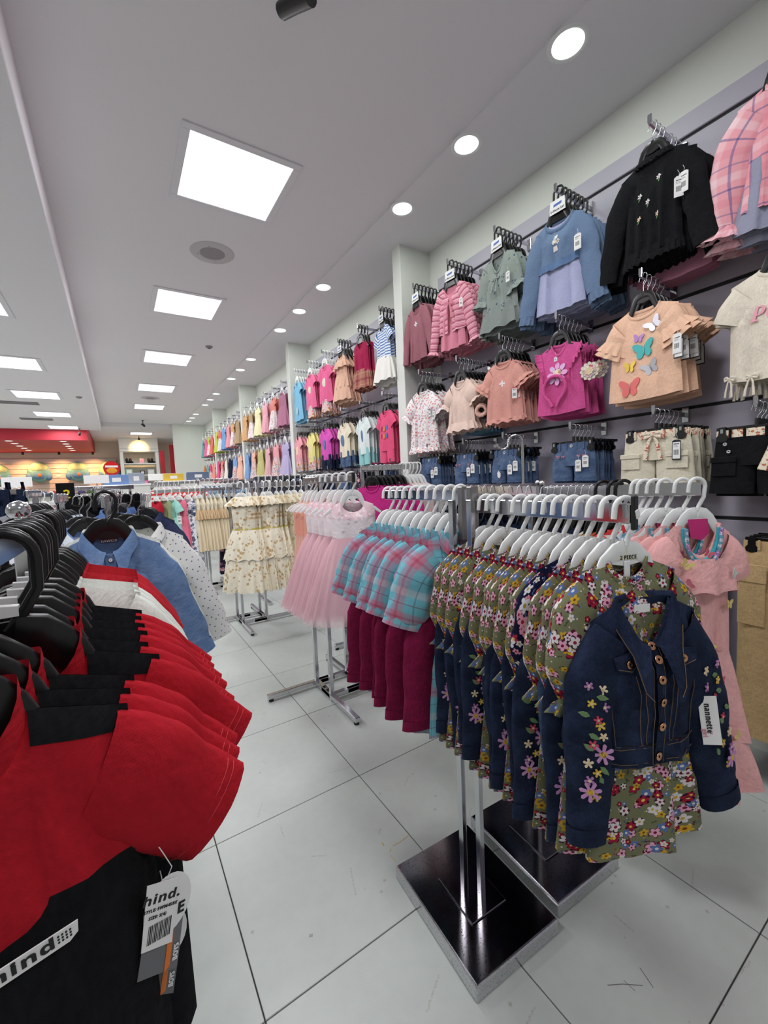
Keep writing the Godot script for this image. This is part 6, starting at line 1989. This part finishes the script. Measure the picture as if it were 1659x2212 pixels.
# ---------------------------------------------------------------- the far end of the shop
func card_sign(x: float, y: float, z: float, w: float, h: float, label: String) -> void:
	var n := base("sign_card", V(x, 0, z), 0.0, label, "sign")
	var g := Geo.new()
	g.box(V(0, y, 0), V(w, h, 0.006), Basis(), 0.002)
	obj("card", g, M.card, n)
	g = Geo.new()
	g.bar(V(0, 0, -0.01), V(0, y - h * 0.4, -0.01), 0.012, 0.012)
	obj("pole", g, M.steel, n)
	g = Geo.new()
	g.lathe([V2(0, 0.01), V2(0.1, 0.01), V2(0.1, 0)], 16, V(0, 0, -0.01))
	obj("foot", g, M.steel, n)
func far_end() -> void:
	var g: Geo
	var n: Node3D
	# slatted back wall with its small warm lamps
	n = base("display_backdrop", V(-3.4, 0, -17.62), 0.0, "warm lit slatted display wall with backpacks at the back", "wall panel")
	for k in 12:
		g = Geo.new()
		g.box(V(0, 0.6 + 0.165 * k, 0), V(6.9, 0.155, 0.03), Basis(), 0.004)
		obj("slat", g, M.backslat, n)
	var lampx := [-0.1, -0.75, -1.55, -2.5, -3.6]
	for k in 5:
		n = base("warm_spot_lamp", V(-0.6 - 0.9 * k, 2.62, -17.05), 0.0, "small warm spot lamp under the red soffit edge", "lamp", "warm spot lamps over the back wall")
		g = Geo.new()
		g.lathe([V2(0.03, 0.06), V2(0.035, -0.03), V2(0.028, -0.03)], 12)
		obj("can", g, M.bmatte, n)
		g = Geo.new()
		g.lathe([V2(0, -0.02), V2(0.027, -0.02)], 12)
		obj("bulb", g, M.glowwarm, n)
		var l := SpotLight3D.new()
		l.name = "spot"
		l.light_color = K(255, 176, 110)
		l.light_energy = 2.2
		l.spot_angle = 55
		l.spot_range = 8
		l.light_size = 0.03
		l.shadow_enabled = true
		n.add_child(l)
		l.position = V(0, -0.04, 0)
		l.rotation = V(deg_to_rad(-62), 0, 0)
	for q in [[-1.62, 2.2], [-1.62, 2.06], [-1.62, 1.92], [-0.78, 2.2], [-0.78, 2.06], [-0.78, 1.92]]:
		g = Geo.new()
		g.ball(V(q[0], q[1], -17.595), V(0.05, 0.022, 0.03), 10, 6)
		tag(obj("shelf_lamp", g, M.glowwarm), "small glowing lamp on the slatted back wall", "lamp", "small lamps on the slatted wall")
	# backpacks
	for q in [[-2.1, 2.05, "teal and green backpack hanging left on the slatted wall"], [-1.08, 2.05, "teal backpack with orange patch hanging mid slatted wall"], [-0.17, 2.05, "pale green backpack hanging beside the white shelf unit"], [-3.1, 2.0, "green backpack hanging far left on the slatted wall"]]:
		n = base("backpack", V(q[0], q[1], -17.448), 0.0, q[2], "backpack")
		g = Geo.new()
		g.ball(V(0, 0, 0), V(0.3, 0.34, 0.16), 18, 12)
		obj("body", g, M.packteal if q[0] != -0.17 else M.packgreen, n)
		g = Geo.new()
		g.ball(V(0.0, -0.1, 0.1), V(0.17, 0.14, 0.07), 16, 10)
		obj("front_pocket", g, M.packblue, n)
		g = Geo.new()
		g.ball(V(0, 0.13, 0.06), V(0.24, 0.16, 0.12), 16, 10)
		obj("top_flap", g, M.packgreen if q[0] != -0.17 else M.packteal, n)
		for sd in [-1.0, 1.0]:
			g = Geo.new()
			g.ball(V(sd * 0.24, -0.14, 0.03), V(0.1, 0.14, 0.09), 12, 8)
			obj("side_pocket", g, M.packblue, n)
		g = Geo.new()
		g.ball(V(0.03, -0.1, 0.16), V(0.05, 0.06, 0.025), 12, 8)
		obj("patch", g, M.orangecard, n)
		for sd in [-1.0, 1.0]:
			g = Geo.new()
			g.tube([V(sd * 0.14, 0.22, -0.06), V(sd * 0.26, 0.05, -0.09), V(sd * 0.17, -0.22, -0.06)], 0.03, 0.01, 8)
			obj("strap", g, M.packgreen, n)
		g = Geo.new()
		g.tube([V(-0.06, 0.25, 0), V(0, 0.34, 0), V(0.06, 0.25, 0)], 0.014, 0.014, 8)
		obj("handle", g, M.packblue, n)
	# goods shelf below the backpacks
	n = base("goods_shelf", V(-1.6, 0, -16.6), 0.0, "long grey shelf heaped with caps and bags below backpacks", "shelf")
	g = Geo.new()
	g.box(V(0, 1.28, 0), V(3.4, 0.03, 0.4), Basis(), 0.004)
	obj("top", g, M.paint, n)
	g = Geo.new()
	g.box(V(0, 0.63, -0.1), V(3.4, 1.26, 0.1), Basis(), 0.004)
	obj("panel", g, M.paint, n)
	var cc := [[226, 116, 96], [196, 120, 170], [120, 150, 190], [110, 140, 110], [90, 110, 160], [200, 60, 60], [150, 170, 190], [210, 200, 180], [100, 90, 140], [90, 130, 80]]
	for k in 12:
		var c: Array = cc[k % 10]
		var cp := base("cap", V(-2.9 + 0.24 * k, 1.295, -16.55), rg.randf_range(-0.6, 0.6), ["coral", "mauve", "blue", "green", "indigo", "red", "pale blue", "beige", "purple", "leaf green", "coral", "mauve"][k] + " cap on the goods shelf below the backpacks" + (" at its right end" if k > 9 else ""), "cap", "caps on the goods shelf")
		g = Geo.new()
		g.lathe([V2(0.11, 0), V2(0.108, 0.05), V2(0.08, 0.1), V2(0.03, 0.125), V2(0, 0.128)], 16)
		obj("crown", g, solid(c[0], c[1], c[2]), cp)
		g = Geo.new()
		g.slab(PackedVector2Array([V2(-0.09, 0), V2(-0.08, 0.1), V2(0, 0.14), V2(0.08, 0.1), V2(0.09, 0)]), 0.008, Transform3D(Basis(Vector3.RIGHT, PI / 2 - 0.1), V(0, 0.01, 0.06)))
		obj("brim", g, solid(c[0], c[1], c[2]), cp)
	# white shelf unit on its pier
	n = base("shelf_unit", V(0.72, 0, -16.5), 0.0, "tall white shelf unit with shoes and boxes at the back", "shelf unit")
	for q in [[V(0, 1.6, -0.4), V(1.14, 3.2, 0.04)], [V(0, 2.95, 0), V(1.14, 0.52, 0.5)], [V(-0.52, 1.35, 0), V(0.1, 2.7, 0.5)], [V(0.52, 1.35, 0), V(0.1, 2.7, 0.5)], [V(0, 2.66, 0.02), V(1.14, 0.08, 0.52)]]:
		g = Geo.new()
		g.box(q[0], q[1], Basis(), 0.006)
		obj("frame_board", g, M.paint, n)
	for y in [0.5, 0.95, 1.42, 1.83, 2.22]:
		g = Geo.new()
		g.box(V(0, y, 0), V(0.94, 0.035, 0.48), Basis(), 0.004)
		obj("shelf", g, M.paint, n)
	g = Geo.new()
	g.box(V(0, 2.705, 0.24), V(1.1, 0.02, 0.06))
	obj("cornice", g, M.grille, n)
	for q in [[-0.32, 2.24], [0.32, 2.24]]:
		for k in 2:
			var sh := base("shoe", V(0.72 + q[0] + 0.1 * k - 0.05, q[1] - 0.0025, -16.4), 0.4, "black shoe on the top shelf of the white unit", "shoe", "black shoes on the top shelf")
			g = Geo.new()
			g.ball(V(0, 0.04, 0.04), V(0.05, 0.04, 0.11), 12, 7)
			obj("upper", g, M.bmatte, sh)
			g = Geo.new()
			g.ball(V(0, 0.1, -0.02), V(0.045, 0.08, 0.05), 12, 7)
			obj("ankle", g, M.bmatte, sh)
			g = Geo.new()
			g.box(V(0, 0.006, 0.03), V(0.09, 0.012, 0.24), Basis(), 0.003)
			obj("sole", g, M.bplast, sh)
	for q in [[0.05, 2.24, 0.12, 0.16, "lilac gift box on the top shelf of the white unit", [186, 170, 206], [236, 140, 170]], [-0.34, 1.85, 0.2, 0.2, "white boxed set with green border on the second shelf", [170, 206, 180], [244, 244, 240]], [0.3, 1.85, 0.2, 0.18, "pale grey boxed set on the second shelf", [206, 216, 214], [236, 236, 230]], [0.05, 1.85, 0.14, 0.14, "black and white boxed shoes on the second shelf", [40, 40, 44], [236, 236, 230]], [-0.2, 1.44, 0.22, 0.14, "yellow packet on the third shelf", [232, 206, 110], [200, 120, 60]], [0.1, 1.44, 0.2, 0.22, "pink bag on the third shelf", [232, 110, 166], [250, 190, 210]], [-0.2, 0.97, 0.3, 0.16, "box of yellow goods on the lower shelf", [170, 176, 160], [226, 206, 120]]]:
		var bx := base("gift_box", V(0.72 + q[0], q[1] - 0.0025, -16.42), 0.0, q[4], "box")
		g = Geo.new()
		g.box(V(0, q[3] / 2, 0), V(q[2], q[3], 0.12), Basis(), 0.004)
		obj("carton", g, solid(q[5][0], q[5][1], q[5][2]), bx)
		g = Geo.new()
		g.box(V(0, q[3] / 2, 0.0605), V(q[2] * 0.66, q[3] * 0.66, 0.003))
		obj("front_panel", g, solid(q[6][0], q[6][1], q[6][2]), bx)
	# warm lamp thrown on the pier
	n = base("warm_spot_lamp", V(0.72, 2.98, -15.75), 0.0, "warm spot lamp aimed at the white shelf unit's top", "lamp")
	g = Geo.new()
	g.lathe([V2(0.012, 0.1), V2(0.012, 0.05), V2(0.03, 0.04), V2(0.035, -0.03), V2(0.028, -0.03)], 12)
	obj("can", g, M.bmatte, n)
	g = Geo.new()
	g.lathe([V2(0, -0.02), V2(0.027, -0.02)], 12)
	obj("bulb", g, M.glowwarm, n)
	var sl := SpotLight3D.new()
	sl.name = "spot"
	sl.light_color = K(255, 196, 110)
	sl.light_energy = 2.4
	sl.spot_angle = 34
	sl.spot_range = 8
	sl.light_size = 0.03
	sl.shadow_enabled = true
	n.add_child(sl)
	sl.position = V(0, -0.04, 0)
	sl.rotation = V(deg_to_rad(-22), 0, 0)
	# red standing panels by the end wall
	for q in [[1.36, -15.9, 2.62], [1.5, -14.4, 2.68]]:
		n = base("red_banner", V(q[0], 0, q[1]), 0.2, "tall narrow red display panel " + ("beside the shelf unit" if q[0] < 1.4 else "by the end wall edge"), "panel")
		g = Geo.new()
		g.box(V(0, q[2] - 0.75, 0), V(0.14, 1.5, 0.03), Basis(), 0.004)
		obj("board", g, M.redwall, n)
		g = Geo.new()
		g.box(V(0, 0.6, -0.02), V(0.05, 1.2, 0.03))
		obj("post", g, M.steel, n)
	# round red sign on a yellow pole
	n = base("round_sign", V(-0.06, 0, -9.0), 0.3, "round red sign with gold lower half on a yellow pole", "sign")
	g = Geo.new()
	var o := PackedVector2Array()
	for i in 28: o.append(V2(0.13 * cos(TAU * i / 28), 0.13 * sin(TAU * i / 28)))
	g.slab(o, 0.012, Transform3D(Basis(), V(0, 1.73, 0)))
	obj("disc", g, solid(206, 44, 50), n)
	g = Geo.new()
	g.box(V(0, 1.765, 0.008), V(0.2, 0.035, 0.004))
	obj("white_band", g, M.card, n)
	g = Geo.new()
	g.ball(V(0, 1.69, 0.006), V(0.09, 0.05, 0.006), 14, 7)
	obj("gold_patch", g, solid(226, 160, 60), n)
	g = Geo.new()
	g.tube([V(0, 0.02, -0.015), V(0, 1.62, -0.015)], 0.02, 0.02, 8)
	obj("pole", g, solid(226, 178, 84), n)
	g = Geo.new()
	g.lathe([V2(0, 0.02), V2(0.14, 0.02), V2(0.14, 0)], 18, V(0, 0, -0.015))
	obj("foot", g, M.steel, n)
	card_sign(-0.92, 1.455, -6.0, 0.26, 0.11, "blank white sign card above the overalls rail")
	card_sign(-0.2, 1.46, -6.0, 0.25, 0.1, "blank white sign card above the black trousers")
	card_sign(0.95, 1.62, -11.6, 0.6, 0.16, "long white sign card above the far racks")
	# far rails with many small garments
	var hw := mk_hanger("white", 0.1, 0.11)
	var hc := mk_hanger("clip", 0.12)
	var far := [
		[V(-0.34, 1.36, -4.3), V(0.1, 1.36, -4.6), 7, "black trousers under the blank white card", M.black, 1],
		[V(-1.05, 1.36, -3.6), V(-0.78, 1.36, -3.75), 6, "pale blue overalls on the far left rail", M.cham, 2],
		[V(-0.74, 1.35, -3.75), V(-0.6, 1.35, -3.85), 3, "dark denim overalls beside the pale blue ones", M.denim, 2],
		[V(-0.9, 1.32, -5.2), V(-0.55, 1.32, -5.2), 6, "patterned top behind the overalls", M.multi, 0],
		[V(0.22, 1.4, -8.4), V(0.95, 1.4, -8.4), 10, "pink and white baby outfit on the far rail", M.wfl, 0],
		[V(0.3, 1.15, -8.0), V(0.7, 1.15, -8.0), 6, "rose striped baby outfit on the lower far rail", M.pstr, 0],
		[V(0.5, 1.42, -7.2), V(1.1, 1.42, -7.2), 9, "red striped top behind the mixed rail", M.rstr, 0],
		[V(1.15, 1.45, -7.6), V(1.8, 1.45, -7.6), 9, "violet patterned top near the fourth wall bay", M.purple, 0],
		[V(1.3, 1.4, -4.6), V(1.9, 1.4, -4.7), 9, "dark grey top before the third wall bay", solid(70, 70, 82), 0],
		[V(-0.2, 1.3, -9.6), V(0.5, 1.3, -9.8), 8, "violet and blue toy bag on the far rail", M.purple, 0],
		[V(-1.9, 1.36, -5.6), V(-1.2, 1.36, -5.6), 9, "grey top on the left rail", solid(120, 124, 136), 0]]
	for q: Array in far:
		var p: Node3D
		var s := spec({"sw": 0.1, "cw": 0.1, "hw": 0.12, "L": 0.36, "nu": 10, "nv": 6})
		if q[5] == 1: p = mk_bottoms(q[4], 0.12, 0.06, 0.6, {"crotch": 0.18, "fly": false})
		elif q[5] == 2:
			p = mk_bottoms(q[4], 0.11, 0.06, 0.6, {"crotch": 0.3})
			g = Geo.new()
			g.box(V(0, 0.05, 0.015), V(0.13, 0.12, 0.008), Basis(), 0.002)
			obj("bib", g, q[4], p)
			for sd in [-1.0, 1.0]:
				g = Geo.new()
				g.tube([V(sd * 0.05, 0.1, 0.02), V(sd * 0.045, 0.16, 0.0), V(sd * 0.05, 0.02, -0.02)], 0.012, 0.003, 6)
				obj("strap", g, q[4], p)
		else: p = new_top(s, q[4], {"len": 0.09, "a0": 36.0, "a1": 56.0, "r0": 0.05, "r1": 0.045, "nl": 4, "ns": 8}, false)
		row(p, hc if q[5] == 1 else hw, ["small_tee", "far_trousers", "overalls"][q[5]], along(q[0], q[1], q[2]), yaws(-35, q[2], 12), [0.11, 0.095, 0.24][q[5]], "first " + q[3], q[3], ["top", "trousers", "overalls"][q[5]], q[3] + " row", "hanger of a " + q[3], Vector3.ZERO, 0.8)
		var c := base("clothes_rack", V(q[0].x, 0, q[0].z), 0.0, "chrome rail stand holding each " + q[3], "rack")
		rail(c, V(-0.03, q[0].y, 0), q[1] - V(q[0].x, 0, q[0].z) + V(0.03, 0, 0))
		for e in [Vector3.ZERO, V(q[1].x - q[0].x, 0, q[1].z - q[0].z)]:
			g = Geo.new()
			g.bar(e + V(0, 0.0, -0.02), e + V(0, q[0].y - 0.02, -0.02), 0.024, 0.024)
			obj("post", g, M.chrome, c)
			g = Geo.new()
			g.box(e + V(0, 0.015, -0.02), V(0.04, 0.03, 0.45), Basis(), 0.003)
			obj("foot", g, M.worn, c)
	n = base("size_marker", V(-0.34, 1.33, -4.26), -0.3, "yellow number two on black cloth over the trousers rail", "sign")
	g = Geo.new()
	g.box(V(-0.02, -0.04, 0), V(0.13, 0.2, 0.004))
	obj("black_board", g, M.black, n)
	lettering(n, "2", 0.1, solid(226, 206, 40), Transform3D(Basis(), V(-0.01, -0.03, 0.004)))
	# table of boxed goods and packets around the far racks
	for q in [[0.0, 1.40, -7.0, 0.3, 0.14, "blue boxed toys stacked under the white card", [120, 150, 200]], [0.24, 1.40, -7.0, 0.2, 0.16, "grey boxed toys beside the blue ones", [160, 170, 186]], [0.95, 1.47, -9.2, 0.35, 0.14, "yellow packet on top of the far rail unit", [226, 190, 80]], [1.4, 1.47, -9.2, 0.4, 0.16, "grey blue packet on top of the far rail unit", [110, 124, 150]]]:
		var bx := base("goods_box", V(q[0], q[1], q[2]), 0.0, q[5], "box")
		g = Geo.new()
		g.box(V(0, q[4] / 2, 0), V(q[3], q[4], 0.2), Basis(), 0.005)
		obj("carton", g, solid(q[6][0], q[6][1], q[6][2]), bx)
		g = Geo.new()
		g.box(V(0, q[4] / 2, 0.1015), V(q[3] * 0.35, q[4] * 0.4, 0.003))
		obj("front_panel", g, M.card, bx)
	for q in [[0.12, -7.0, 0.56, 1.4, "plain white counter holding boxed toys"], [1.18, -9.2, 0.95, 1.47, "plain white cabinet holding packets at the far racks"]]:
		n = base("counter", V(q[0], 0, q[1]), 0.0, q[4], "counter")
		g = Geo.new()
		g.box(V(0, q[3] / 2 - 0.01, 0), V(q[2], q[3] - 0.03, 0.3), Basis(), 0.004)
		obj("carcass", g, M.paint, n)
		g = Geo.new()
		g.box(V(0, q[3] - 0.0125, 0), V(q[2] + 0.03, 0.025, 0.33), Basis(), 0.004)
		obj("worktop", g, M.wplast, n)
	for h in [hw, hc]: h.free()
